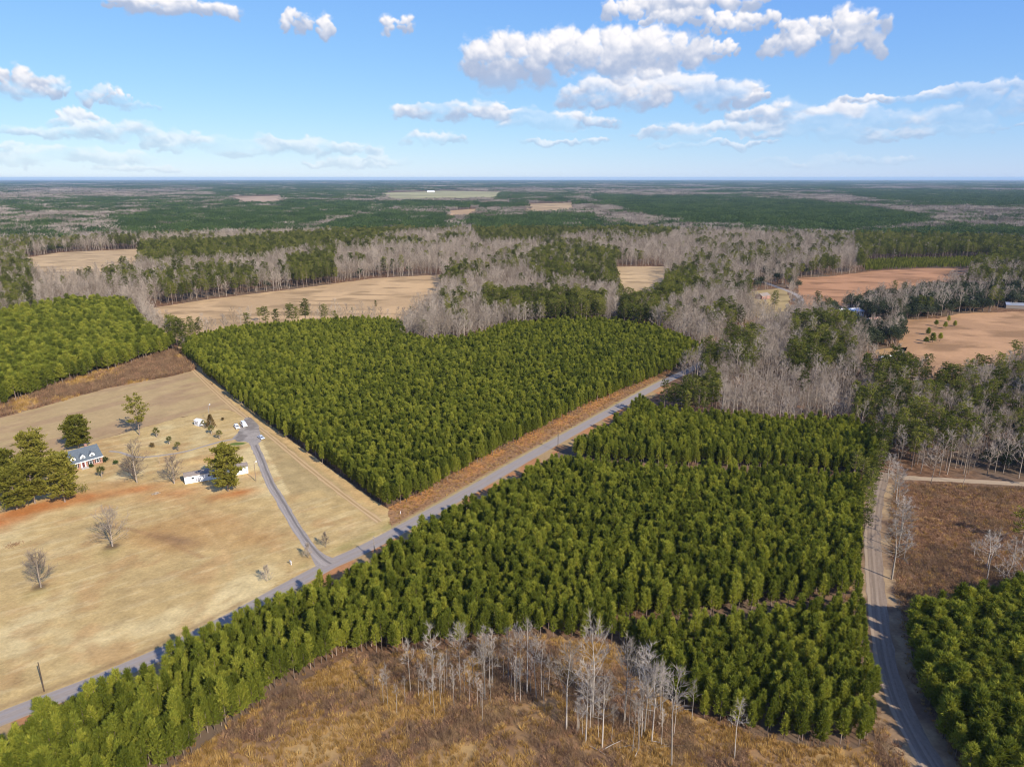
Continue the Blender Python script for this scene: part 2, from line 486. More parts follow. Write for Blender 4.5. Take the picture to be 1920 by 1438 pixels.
BRUSH_L = G([(0, 752), (130, 708), (230, 682), (335, 655), (350, 668), (368, 693), (330, 704), (200, 728), (100, 757), (0, 783), (-150, 815), (-150, 780)])
FIELD_L = G([(-300, 900), (-150, 815), (0, 783), (100, 757), (200, 728), (330, 704), (372, 690), (400, 722), (440, 760), (475, 790), (440, 772), (420, 766), (330, 785), (210, 818), (110, 846), (0, 868), (-300, 960)])
ro2 = [tuple(p) for p in offset_line(ROAD, -2.6) if p[1] < 262 and p[0] > -190]
LAWN = G([(345, 660), (420, 728), (500, 792), (600, 865), (690, 930), (740, 962), (752, 972)]) + list(reversed(ro2)) + G([(-330, 1100), (-300, 960), (0, 868), (110, 846), (210, 818), (330, 785), (420, 766), (440, 772), (475, 790), (440, 760), (400, 722), (368, 690)])
VERGE_A = [tuple(p) for p in offset_line(ROAD, -2.6) if 218 < p[1] < 405] + list(reversed(G([(728, 952), (790, 920), (880, 870), (1000, 804), (1100, 754), (1200, 715), (1265, 690)])))
VERGE_B = [tuple(p) for p in offset_line(ROAD, 2.6) if 110 < p[1] < 395] + [tuple(p) for p in reversed(list(offset_line(ROAD, 8.0))) if 110 < p[1] < 395]
FIELDS = {
    'tan_meadow': (G([(268, 580), (400, 560), (560, 541), (700, 522), (828, 515), (830, 535, 16), (760, 585, 14), (640, 588, HP), (520, 600, HP), (430, 606, HP), (345, 624, HP), (300, 622)]), (0.42, 0.275, 0.135)),
    'small_meadow': (G([(1150, 500), (1246, 500), (1250, 520, 16), (1225, 548, 16), (1165, 552, 16)]), (0.42, 0.29, 0.15)),
    'russet_field': (G([(1496, 522), (1560, 518), (1640, 508), (1735, 503), (1830, 503), (1815, 510, 17), (1720, 525, 17), (1640, 535, 17), (1560, 552, 17), (1502, 560, 17)]), (0.34, 0.175, 0.085)),
    'broom_field': (G([(1690, 600), (1760, 597), (1800, 588), (1920, 584), (2150, 580), (2200, 660, 17), (1920, 650, 17), (1850, 672, 17), (1760, 690, 17), (1690, 655, 17)]), (0.36, 0.205, 0.10)),
    'tan_clearing': (G([(45, 484), (110, 474), (195, 470), (265, 467), (255, 490, 17), (130, 505, 17), (60, 500, 17)]), (0.42, 0.29, 0.15)),
    'farm_clearing': (G([(425, 370), (536, 367), (530, 376, 15), (440, 380, 15)]), (0.36, 0.25, 0.16)),
    'green_farm_field': (G([(716, 362), (830, 358), (945, 360), (935, 369, 15), (730, 373, 15)]), (0.30, 0.27, 0.13)),
    'hill_clearing': (G([(985, 383), (1085, 380), (1075, 391, 15), (990, 395, 15)]), (0.36, 0.25, 0.13)),
    'cut_strip': (G([(835, 396), (905, 391), (895, 400, 15), (840, 404, 15)]), (0.38, 0.25, 0.13)),
    'house_yard': (G([(1395, 548), (1470, 540), (1482, 560), (1478, 585), (1430, 600), (1405, 585)]), (0.32, 0.23, 0.10)),
    'cottage_yard': (G([(1640, 655), (1700, 650), (1700, 685), (1645, 690)]), (0.36, 0.22, 0.10)),
}

def region(name, poly, step, colf, mat, z, label=None):
    P = np.array(poly)
    x0, y0 = P.min(0) - step; x1, y1 = P.max(0) + step
    nx = int((x1 - x0) / step) + 2; ny = int((y1 - y0) / step) + 2
    gx, gy = np.meshgrid(x0 + np.arange(nx) * step, y0 + np.arange(ny) * step, indexing='ij')
    cx = gx[:-1, :-1] + step / 2; cy = gy[:-1, :-1] + step / 2
    keep = inpoly(cx.ravel(), cy.ravel(), poly).reshape(cx.shape)
    cnt = np.zeros((nx, ny), int)
    for a in (0, 1):
        for b in (0, 1):
            cnt[a:a + nx - 1, b:b + ny - 1] += keep
    X, Y = gx.copy(), gy.copy()
    bi = np.argwhere((cnt > 0) & (cnt < 4))
    if len(bi):
        bx, by = gx[bi[:, 0], bi[:, 1]], gy[bi[:, 0], bi[:, 1]]
        best = np.full(len(bx), 1e9); sx_, sy_ = bx.copy(), by.copy()
        for k in range(len(poly)):
            ax, ay = poly[k - 1]; ex, ey = poly[k]
            dx, dy = ex - ax, ey - ay
            t = np.clip(((bx - ax) * dx + (by - ay) * dy) / (dx * dx + dy * dy + 1e-9), 0, 1)
            qx, qy = ax + t * dx, ay + t * dy
            d = np.hypot(bx - qx, by - qy)
            m = d < best
            best[m] = d[m]; sx_[m] = qx[m]; sy_[m] = qy[m]
        w = step * 0.9
        jx = (vnoise(sx_, sy_, step * 2.2) - 0.5) * w; jy = (vnoise(sx_ + 99, sy_ - 55, step * 2.2) - 0.5) * w
        X[bi[:, 0], bi[:, 1]] = sx_ + jx; Y[bi[:, 0], bi[:, 1]] = sy_ + jy
    used = cnt > 0
    idx = -np.ones((nx, ny), int); idx[used] = np.arange(used.sum())
    verts = np.stack([X[used], Y[used], np.full(used.sum(), z)], 1)
    ki = np.argwhere(keep)
    q = np.stack([idx[ki[:, 0], ki[:, 1]], idx[ki[:, 0] + 1, ki[:, 1]], idx[ki[:, 0] + 1, ki[:, 1] + 1], idx[ki[:, 0], ki[:, 1] + 1]], 1)
    me = mesh_tris(name, verts, q)
    col = colf(verts[:, 0].astype(float), verts[:, 1].astype(float))
    a = me.color_attributes.new('Col', 'FLOAT_COLOR', 'POINT')
    a.data.foreach_set('color', np.concatenate([np.clip(col, 0, 1), np.ones((len(col), 1))], 1).astype(np.float32).ravel())
    o = link_mesh(name, me, None, [mat])
    return tag(o, label, None, None, 'structure')

# base ground to the horizon: leaf litter under the woods
def ground_sheet():
    m, N = new_mat('forest_floor')
    g = N.n('ShaderNodeNewGeometry')
    f = N.noise(g.outputs['Position'], 0.35, 6.0, 0.6)
    f2 = N.noise(g.outputs['Position'], 0.02, 4.0, 0.6)
    c = N.mix(N.smooth(f, 0.35, 0.68), (0.10, 0.055, 0.032, 1), (0.24, 0.135, 0.075, 1))
    c = N.mix(N.smooth(f2, 0.42, 0.62), c, (0.15, 0.105, 0.07, 1))
    b = N.n('ShaderNodeBsdfDiffuse'); N.link(c, b.inputs[0])
    finish(N, b.outputs[0])
    s = 46000.0
    o = link_mesh('ground', mesh_tris('ground', [(-s, -1500, 0), (s, -1500, 0), (s, s, 0), (-s, s, 0)], [(0, 1, 2, 3)]), None, [m])
    tag(o, 'leaf strewn forest ground reaching to the horizon', None, None, 'structure')
ground_sheet()

def blob(x, y, px, py, rx, ry, ang=0.0):
    cx, cy = at(px, py)
    c, s = math.cos(R(ang)), math.sin(R(ang))
    u = (x - cx) * c + (y - cy) * s; v = -(x - cx) * s + (y - cy) * c
    wob = 0.75 + 0.5 * fbm(x, y, 6.0, 3)
    return np.exp(-((u / rx) ** 2 + (v / ry) ** 2) * wob)
def arr(c, n):
    return np.tile(np.array(c, float), (n, 1))
TRACKS = [G([(345, 664), (400, 720), (450, 762), (520, 815), (620, 888), (720, 962)]),
          G([(460, 955), (450, 985), (425, 1020), (408, 1070), (395, 1120), (340, 1180)]),
          G([(385, 990), (420, 1030), (440, 1075)]), G([(350, 960), (390, 1000), (425, 1045), (430, 1085)]),
          G([(508, 905), (520, 960), (505, 1010)])]
EDGE_CURVE = G([(180, 985), (245, 992), (300, 1008), (345, 1030), (380, 1045)])
def lawn_col(x, y):
    n = len(x)
    c = arr((0.435, 0.305, 0.125), n)
    f = fbm(x, y, 26.0, 5); f2 = fbm(x + 300, y, 9.0, 4); f3 = fbm(x, y + 200, 3.2, 3)
    c = lerp(c, (0.53, 0.405, 0.19), sstep(f, 0.42, 0.62))
    c = lerp(c, (0.38, 0.225, 0.09), sstep(f2, 0.52, 0.72) * 0.6)
    ca, sa = math.cos(R(38)), math.sin(R(38))
    st1 = fbm((x * ca + y * sa) / 6, (y * ca - x * sa), 1.9, 3); st2 = fbm((x * sa + y * ca) / 6 + 40, (x * ca - y * sa), 2.3, 3)
    c = lerp(c, (0.60, 0.47, 0.24), sstep(st1, 0.54, 0.72) * 0.3)
    c = lerp(c, (0.30, 0.20, 0.085), sstep(st2, 0.58, 0.76) * 0.3)
    # bare orange earth round the big pines and the mobile home
    d = np.clip(sum(blob(x, y, *b) * w for b, w in [((60, 955, 17, 5, 32), 1.0), ((120, 938, 11, 5, 32), 1.0), ((-20, 985, 12, 5, 32), .9), ((255, 918, 13, 5, 25), 0.75),
        ((330, 925, 12, 5, 25), 0.7), ((440, 925, 9, 4.5, 20), 1.0), ((395, 862, 8, 3.5, 20), .8), ((210, 905, 9, 4, 25), .35), ((475, 890, 5, 3, 60), .4)]), 0, 1)
    c = lerp(c, (0.40, 0.155, 0.045), np.clip(d * (0.55 + 0.8 * f2), 0, 1))
    # worn brown ground below the mobile home
    w = np.clip(sum(blob(x, y, *b) for b in [(330, 985, 17, 9, 30), (300, 1015, 12, 5, -20), (400, 1000, 14, 9, 40), (480, 1010, 9, 6, 40)]), 0, 1)
    c = lerp(c, (0.37, 0.205, 0.07), w * 0.65)
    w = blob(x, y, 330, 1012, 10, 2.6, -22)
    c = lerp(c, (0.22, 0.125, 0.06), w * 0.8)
    # straw round the mobile home
    w = np.clip(blob(x, y, 360, 868, 10, 3.5, 28) + blob(x, y, 345, 905, 4, 2, 28), 0, 1)
    c = lerp(c, (0.52, 0.36, 0.14), w * 0.8)
    # greener grass along the paved road and round the drive
    dr = dist_line(x, y, ROAD)
    w = np.exp(-((dr - 5.0) / 2.6) ** 2) * sstep(fbm(x, y, 14, 3), 0.38, 0.6)
    c = lerp(c, (0.21, 0.19, 0.055), w * 0.75 * sstep(y, 165, 190))
    w = np.exp(-((dr - 4.2) / 1.1) ** 2) * (0.4 + 0.6 * f2) * sstep(-y, -190, -165)
    c = lerp(c, (0.20, 0.125, 0.06), w * 0.8)
    w = blob(x, y, 446, 832, 4.4, 2.2, 10); c = lerp(c, (0.12, 0.15, 0.03), sstep(w, 0.35, 0.6))
    # strip right of the drive
    s = inpoly(x, y, G([(470, 790), (500, 800), (740, 962), (680, 1010), (600, 1030)])).astype(float)
    c = lerp(c, (0.33, 0.235, 0.10), s * sstep(f, 0.35, 0.6) * 0.8)
    for t, wd, k in zip(TRACKS, (2.1, 1.2, .5, .5, .6), (0.85, .35, .6, .6, .4)):
        dd = dist_line(x, y, t)
        c = lerp(c, (0.50, 0.325, 0.135), np.exp(-(dd / wd) ** 2) * k)
    dd = dist_line(x, y, TRACKS[0])
    c = lerp(c, (0.16, 0.11, 0.045), np.exp(-((dd - 3.0) / 1.0) ** 2) * 0.8 * sstep(f2, 0.35, 0.6) * sstep(y, 275, 300))
    # mown edge curve
    dd = dist_line(x, y, EDGE_CURVE)
    c = lerp(c, (0.27, 0.15, 0.065), np.exp(-(dd / 0.9) ** 2) * 0.6)
    for p, r in (((210, 1025), 2.4), ((75, 1100), 2.0)):     # mulch rings
        cx, cy = at(*p); w = np.exp(-(np.hypot(x - cx, y - cy) / r) ** 4)
        c = lerp(c, (0.11, 0.065, 0.04), w)
        w = np.exp(-(np.hypot(x - cx - 1, y - cy + 3) / 3.2) ** 2); c = lerp(c, (0.25, 0.21, 0.06), w * .4)
    c = c * (0.80 + 0.40 * f3)[:, None]
    return c
region('lawn', LAWN, 0.9, lawn_col, M['ground'], 0.02, 'straw coloured winter lawn with orange bare patches')
def fieldl_col(x, y):
    c = arr((0.385, 0.270, 0.125), len(x))
    f = fbm(x * 0.55 + y * 0.85, (y * 0.55 - x * 0.85) * 4, 30.0, 4)
    c = lerp(c, (0.33, 0.215, 0.11), sstep(f, 0.45, 0.62) * 0.8)
    c = lerp(c, (0.30, 0.235, 0.10), sstep(fbm(x, y, 45, 3), 0.5, 0.68) * 0.8)
    c = lerp(c, (0.40, 0.27, 0.13), np.exp(-(dist_line(x, y, TRACKS[0]) / 5) ** 2))
    return c * (0.88 + 0.24 * fbm(x, y, 4, 3))[:, None]
region('hay_field', FIELD_L, 1.6, fieldl_col, M['field'], 0.024, 'greyish tan mown hay field behind the houses')
def brushl_col(x, y):
    c = arr((0.17, 0.095, 0.055), len(x))
    c = lerp(c, (0.36, 0.235, 0.11), sstep(fbm(x, y, 16, 3), 0.58, 0.68))
    return c
region('bramble_ground', BRUSH_L, 1.6, brushl_col, M['field'], 0.028, 'brown bramble covered strip beside the pine wood')
def clear_col(x, y):
    c = arr((0.26, 0.155, 0.07), len(x))
    c = lerp(c, (0.15, 0.085, 0.05), sstep(fbm(x, y, 9, 4), 0.48, 0.65))
    c = lerp(c, (0.36, 0.23, 0.09), sstep(fbm(x + 77, y, 12, 4), 0.5, 0.68))
    return c
region('clearing_ground', CLEARING, 1.0, clear_col, M['ground'], 0.02, 'brown brushy ground of the clearing')
def brushr_col(x, y):
    c = arr((0.20, 0.115, 0.065), len(x))
    c = lerp(c, (0.30, 0.185, 0.095), sstep(fbm(x, y, 9, 4), 0.48, 0.65))
    return lerp(c, (0.13, 0.08, 0.05), sstep(fbm(x + 77, y, 12, 4), 0.54, 0.68))
region('scrub_ground', BRUSH_R, 1.2, brushr_col, M['ground'], 0.02, 'russet scrub ground beside the dirt road')
def verge_col(x, y):
    d = dist_line(x, y, ROAD)
    c = arr((0.27, 0.155, 0.075), len(x))
    c = lerp(c, (0.40, 0.19, 0.065), sstep(d, 6, 10) * sstep(fbm(x, y, 8, 3), 0.35, 0.6))
    return lerp(c, (0.34, 0.26, 0.115), 1 - sstep(d, 3.2, 5.0))
region('road_verge', VERGE_A, 1.0, verge_col, M['ground'], 0.022, 'russet grass verge between paved road and pines')
region('narrow_verge', VERGE_B, 1.0, lambda x, y: lerp(arr((0.33, 0.22, 0.10), len(x)), (0.36, 0.17, 0.07), sstep(fbm(x, y, 7, 3), .45, .6)), M['ground'], 0.022, 'thin grass verge at the foot of the roadside pines')
DIRT_VERGE = [tuple(p) for p in offset_line(DIRT, -8.0)] + [tuple(p) for p in reversed(list(offset_line(DIRT, 6.5)))]
def dverge_col(x, y):
    c = arr((0.24, 0.155, 0.085), len(x))
    c = lerp(c, (0.34, 0.235, 0.125), sstep(fbm(x, y, 6, 3), .45, .6))
    return lerp(c, (0.16, 0.10, 0.06), sstep(fbm(x + 31, y, 9, 3), .5, .65))
region('dirt_verge', DIRT_VERGE, 1.0, dverge_col, M['ground'], 0.026, 'dry grass verges of the dirt road')
for i, (nm, (poly, c0)) in enumerate(FIELDS.items()):
    far = np.mean([p[1] for p in poly])
    st = 3.0 if far < 1100 else far / 250
    def fc(x, y, c0=c0, st=st):
        c = arr(c0, len(x))
        c = lerp(c, tuple(v * 1.2 for v in c0), sstep(fbm(x, y, st * 12, 4), 0.45, 0.65))
        c = lerp(c, (c0[0] * 0.72, c0[1] * 0.72, c0[2] * 0.7), sstep(fbm(x + 50, y * 2.2, st * 9, 4), 0.5, 0.7))
        return c
    region(nm, poly, st, fc, M['field'], 0.03 if far < 1100 else 0.12, nm.replace('_', ' ') + ' of dry grass among the woods')

# ------------------------------------------------------------------ roads
def ribbon(name, pts, width, z, mat, label, segs=6, wob=0.12):
    P = np.array(pts); T = np.gradient(P, axis=0); T /= np.linalg.norm(T, axis=1)[:, None]
    Nn = np.stack([T[:, 1], -T[:, 0]], 1)
    w = width if callable(width) else (lambda s: np.full(len(s), width))
    s = np.concatenate([[0], np.cumsum(np.linalg.norm(np.diff(P, axis=0), axis=1))])
    ww = w(s)
    V, UV = [], []
    for k in range(segs + 1):
        u = k / segs
        j = (vnoise(s, s * 0 + k * 3.3, 3.0) - 0.5) * wob * 2 if k in (0, segs) else 0
        q = P + Nn * (ww * (u - 0.5) + j)[:, None]
        V.append(q); UV.append(np.stack([(u - 0.5) * ww, s], 1))
    n = len(P)
    verts = np.concatenate([np.concatenate([q, np.full((n, 1), z)], 1) for q in V])
    uv = np.concatenate(UV)
    fs = []
    for k in range(segs):
        a = k * n + np.arange(n - 1)
        fs.append(np.stack([a, a + n, a + n + 1, a + 1], 1))
    fs = np.concatenate(fs)
    me = mesh_tris(name, verts, fs)
    at_ = me.attributes.new('road_uv', 'FLOAT_VECTOR', 'POINT')
    at_.data.foreach_set('vector', np.concatenate([uv, np.zeros((len(uv), 1))], 1).astype(np.float32).ravel())
    o = link_mesh(name, me, None, [mat])
    if o.data.polygons[0].normal.z < 0: o.data.flip_normals()
    return tag(o, label, None, None, 'structure')
def roadmat(name, base, dark, light, tracks, rough=0.9, strip=None, amp=1.0):
    m, N = new_mat(name)
    a = N.n('ShaderNodeAttribute', attribute_name='road_uv')
    sp = N.n('ShaderNodeSeparateXYZ'); N.link(a.outputs['Vector'], sp.inputs[0])
    g = N.n('ShaderNodeNewGeometry')
    f = N.noise(g.outputs['Position'], 1.4, 6.0, 0.65)
    f2 = N.noise(N.vec('MULTIPLY', a.outputs['Vector'], (1.6, 0.10, 1.0)), 1.0, 5.0, 0.6)
    c = N.mix(N.math('MULTIPLY', N.smooth(f, 0.35, 0.7), 0.6 * amp), base + (1,), dark + (1,))
    c = N.mix(N.math('MULTIPLY', N.smooth(f2, 0.45, 0.7), 0.7 * amp), c, light + (1,))
    for (u0, w, col, k) in tracks:
        d = N.math('ABSOLUTE', N.math('SUBTRACT', sp.outputs[0], u0))
        d = N.math('ADD', d, N.math('MULTIPLY', N.math('SUBTRACT', f2, 0.5), w * 1.2))
        c = N.mix(N.math('MULTIPLY', N.smooth(d, w * 0.35, w, 1.0, 0.0), k), c, col + (1,))
    b = N.n('ShaderNodeBsdfPrincipled'); N.link(c, b.inputs['Base Color'])
    b.inputs['Roughness'].default_value = rough; b.inputs['Specular IOR Level'].default_value = 0.2
    finish(N, b.outputs[0]); return m
asph = roadmat('worn_asphalt', (0.285, 0.238, 0.196), (0.23, 0.192, 0.16), (0.32, 0.27, 0.225), [(-1.3, 0.5, (0.275, 0.255, 0.24), .5), (1.3, 0.5, (0.275, 0.255, 0.24), .5), (0.0, 0.12, (0.30, 0.27, 0.20), .25), (2.75, .35, (0.32, 0.25, 0.17), .7), (-2.75, .35, (0.34, 0.27, 0.18), .7)])
ribbon('road', ROAD, 5.7, 0.05, asph, 'grey paved country road running between the pine stands', 8, 0.15)
gravel = roadmat('drive_gravel', (0.30, 0.255, 0.21), (0.22, 0.185, 0.155), (0.37, 0.32, 0.265), [(0.55, 0.55, (0.15, 0.13, 0.11), .85), (-1.1, 0.4, (0.38, 0.33, 0.28), .5)], amp=1.2)
ribbon('driveway', DRIVE, lambda s: 3.4 + 3.6 * np.exp(-(s / 5.0) ** 2), 0.062, gravel, 'grey gravel driveway from the paved road to the parked cars', 8, 0.25)
walkm = roadmat('walk_gravel', (0.33, 0.28, 0.22), (0.26, 0.22, 0.18), (0.38, 0.33, 0.28), [])
ribbon('footpath', WALK, 1.5, 0.056, walkm, 'pale narrow track leading to the dormer house', 4, 0.2)
dirtm = roadmat('dirt_road_sand', (0.235, 0.172, 0.118), (0.165, 0.118, 0.080), (0.29, 0.22, 0.155), [(-2.0, 0.6, (0.38, 0.285, 0.19), .75), (-1.1, .4, (0.28, 0.21, 0.15), .35), (0.2, .5, (0.34, 0.26, 0.185), .45), (1.5, 0.6, (0.27, 0.205, 0.145), .35), (-0.5, .5, (0.18, .135, .095), .4)], amp=1.3)
ribbon('dirt_road', DIRT, 5.2, 0.054, dirtm, 'brown dirt road with wheel tracks along the pine stand', 10, 0.35)
lanem = roadmat('lane_sand', (0.36, 0.26, 0.16), (0.27, 0.19, 0.115), (0.42, 0.32, 0.21), [(-.8, .35, (0.46, 0.36, 0.24), .5), (.8, .35, (0.46, 0.36, 0.24), .5)])
ribbon('sandy_lane', LANE, 4.2, 0.058, lanem, 'pale sandy lane below the mixed wood', 6, 0.4)
trackm = roadmat('track_sand', (0.44, 0.29, 0.135), (0.34, 0.215, 0.095), (0.50, 0.35, 0.175), [(0.0, .45, (0.30, 0.20, 0.085), .6), (-.75, .3, (0.54, 0.39, 0.20), .6), (.75, .3, (0.54, 0.39, 0.20), .6)])
ribbon('dirt_track', catmull(G([(336, 650), (334, 664), (362, 694), (404, 735), (446, 772), (500, 812), (560, 862), (640, 925), (712, 978)]), 3.0), 2.6, 0.058, trackm, 'tan dirt track along the left edge of the pine block', 6, 0.45)
# parking pad at the end of the drive
pad = G([(476, 836), (490, 828), (488, 812), (484, 796), (470, 783), (460, 783), (452, 795), (446, 812), (436, 822), (446, 828), (462, 828)])
pc = roadmat('pad_gravel', (0.30, 0.26, 0.22), (0.22, 0.19, 0.16), (0.36, 0.32, 0.27), [])
region('parking_pad', pad, 0.6, lambda x, y: lerp(arr((0.30, 0.26, 0.215), len(x)), (0.20, 0.17, 0.14), sstep(fbm(x, y, 5, 3), .45, .65)), M['ground'], 0.07, 'grey gravel parking pad at the end of the driveway')

# ------------------------------------------------------------------ plant builders
def rnd_unit(r, n):
    v = r.normal(size=(n, 3)); return v / np.linalg.norm(v, axis=1)[:, None]
def blades(p, d, L, w, r):
    """triangles: base centre p, direction d, length, width"""
    n = len(p)
    s = np.cross(d, rnd_unit(r, n)); s /= np.linalg.norm(s, axis=1)[:, None] + 1e-6
    L = np.broadcast_to(L, (n,))[:, None]; w = np.broadcast_to(w, (n,))[:, None]
    V = np.stack([p - s * w / 2, p + s * w / 2, p + d * L], 1).reshape(-1, 3)
    return V, np.arange(3 * n).reshape(-1, 3)
def leaf_quads(p, d, L, w, r):
    """kite shaped leaf clumps"""
    n = len(p)
    s = np.cross(d, rnd_unit(r, n)); s /= np.linalg.norm(s, axis=1)[:, None] + 1e-6
    L = np.broadcast_to(L, (n,))[:, None]; w = np.broadcast_to(w, (n,))[:, None]
    m = p + d * L * 0.45
    V = np.stack([p, m - s * w / 2, p + d * L, m + s * w / 2], 1).reshape(-1, 3)
    b = np.arange(n) * 4
    T = np.concatenate([np.stack([b, b + 1, b + 2], 1), np.stack([b, b + 2, b + 3], 1)])
    return V, T
def tubes(segs, n=4):
    V, T = [], []; base = 0
    for p0, p1, r0, r1 in segs:
        p0 = np.asarray(p0, float); p1 = np.asarray(p1, float)
        d = p1 - p0; d = d / (np.linalg.norm(d) + 1e-9)
        a = np.cross(d, (0.31, 0.83, 0.46)); a /= np.linalg.norm(a) + 1e-9
        b = np.cross(d, a)
        t = 2 * np.pi * np.arange(n) / n
        ring = np.cos(t)[:, None] * a + np.sin(t)[:, None] * b
        V.append(p0 + ring * r0); V.append(p1 + ring * r1)
        i = np.arange(n); j = (i + 1) % n
        T.append(np.concatenate([np.stack([i, j, j + n], 1), np.stack([i, j + n, i + n], 1)]) + base)
        base += 2 * n
    return np.concatenate(V), np.concatenate(T)
def joinvt(parts):
    V, T, b = [], [], 0
    for v, t in parts:
        V.append(v); T.append(t + b); b += len(v)
    return np.concatenate(V), np.concatenate(T)
def norm(v):
    return v / (np.linalg.norm(v, axis=1)[:, None] + 1e-9)

def planted_pine(seed, h=9.0, rad=1.3, base=0.25, nb=60, tuf=4, k=6):
    r = np.random.default_rng(seed)
    t = base + (0.97 - base) * (np.arange(nb) + r.random(nb) * 0.8) / nb
    u = (t - base) / (1 - base)
    R_ = rad * np.minimum(1.0, 0.6 + 1.6 * u) * (1 - u) ** 0.72 * r.uniform(0.55, 1.35, nb) + 0.10
    az = np.arange(nb) * 2.39996 + r.normal(0, 0.35, nb)
    rise = np.tan(R(22) + u * R(40))
    tip = np.stack([np.cos(az) * R_, np.sin(az) * R_, t * h + R_ * rise * 0.6], 1)
    root = np.stack([0 * t, 0 * t, t * h - 0.1], 1)
    bd = norm(tip - root)
    P, D = [], []
    for q in range(tuf):
        s = (0.30 + 0.72 * (q + r.random(nb)) / tuf)[:, None]
        p = root + (tip - root) * s + r.normal(0, 0.10, (nb, 3))
        for _ in range(k):
            P.append(p + r.normal(0, 0.07, p.shape))
            D.append(norm(bd * 0.6 + np.array([0, 0, 0.75]) + r.normal(0, 0.50, p.shape)))
    n = 22                                              # leader shoot
    P.append(np.stack([r.normal(0, .07, n), r.normal(0, .07, n), h * r.uniform(0.90, 1.0, n)], 1)); D.append(norm(np.array([0, 0, 1.0]) + r.normal(0, 0.32, (n, 3))))
    P = np.concatenate(P); D = np.concatenate(D)
    crown = blades(P, D, r.uniform(0.45, 1.0, len(P)), r.uniform(0.10, 0.20, len(P)), r)
    lean = r.normal(0, 0.008, 2) * h
    segs = [((0, 0, 0), (lean[0] * .3, lean[1] * .3, h * 0.5), 0.12, 0.085), ((lean[0] * .3, lean[1] * .3, h * 0.5), (0, 0, h * 0.96), 0.085, 0.02)]
    for i in range(0, int(nb * 0.35), 2):
        segs.append((root[i], tip[i] * 0.8 + root[i] * 0.2, 0.025, 0.01))
    return tubes(segs, 4), crown, 3

def mature_pine(seed, h=20.0, rad=3.6, base=0.5, nb=30, puffs=4, lv=9, puff=0.95, size=0.75, trunk=0.24, taper=0.45):
    r = np.random.default_rng(seed)
    t = base + (0.97 - base) * (np.arange(nb) + r.random(nb)) / nb
    u = (t - base) / (1 - base)
    R_ = rad * (0.55 + 1.1 * np.minimum(u, 0.45)) * (1 - u) ** taper * r.uniform(0.55, 1.2, nb) + 0.4
    az = np.arange(nb) * 2.39996 + r.normal(0, 0.5, nb)
    tip = np.stack([np.cos(az) * R_, np.sin(az) * R_, t * h + R_ * np.tan(R(8) + u * R(35))], 1)
    root = np.stack([0 * t, 0 * t, t * h], 1)
    segs = [((0, 0, 0), (0, 0, h * base), trunk, trunk * 0.75), ((0, 0, h * base), (0, 0, h * 0.97), trunk * 0.75, 0.04)]
    P, D = [], []
    for i in range(nb):
        segs.append((root[i], tip[i], 0.07, 0.02))
        for q in range(puffs):
            s = 1.0 if q == 0 else r.uniform(0.4, 0.98)
            c = root[i] + (tip[i] - root[i]) * s + r.normal(0, 0.35, 3) * (q > 0)
            d = rnd_unit(r, lv); d[:, 2] = np.abs(d[:, 2]) * 0.9 - 0.15
            P.append(c + d * puff * r.uniform(0.1, 0.75, (lv, 1)) * np.array([1, 1, 0.6])); D.append(norm(d + np.array([0, 0, 0.25])))
    P = np.concatenate(P); D = np.concatenate(D)
    crown = leaf_quads(P, D, size * r.uniform(0.7, 1.2, len(P)), size * 0.42 * r.uniform(0.7, 1.3, len(P)), r)
    return tubes(segs, 5), crown, 6

def round_tree(seed, h=13.0, rad=5.5, n=900, size=0.9, trunk=0.35, clumps=26, base=0.25):
    """broad evergreen with clumped crown"""
    r = np.random.default_rng(seed)
    cz = h * (base + (1 - base) / 2)
    d = rnd_unit(r, clumps); d[:, 2] = np.where(d[:, 2] < -0.4, -d[:, 2], d[:, 2])
    C = d * np.array([rad, rad, h * (1 - base) / 2]) * r.uniform(0.45, 0.88, (clumps, 1)) + np.array([0, 0, cz])
    ci = r.integers(0, clumps, n)
    q = rnd_unit(r, n)
    P = C[ci] + q * rad * 0.34 * r.uniform(0.4, 1.0, (n, 1))
    crown = leaf_quads(P, norm(q + np.array([0, 0, .3])), size * r.uniform(0.6, 1.2, n), size * 0.6, r)
    segs = [((0, 0, 0), (0, 0, h * 0.35), trunk, trunk * 0.75)]
    for i in range(0, clumps, 2):
        segs.append(((0, 0, h * r.uniform(0.2, 0.4)), C[i], trunk * 0.4, 0.04))
    return tubes(segs, 5), crown, 6

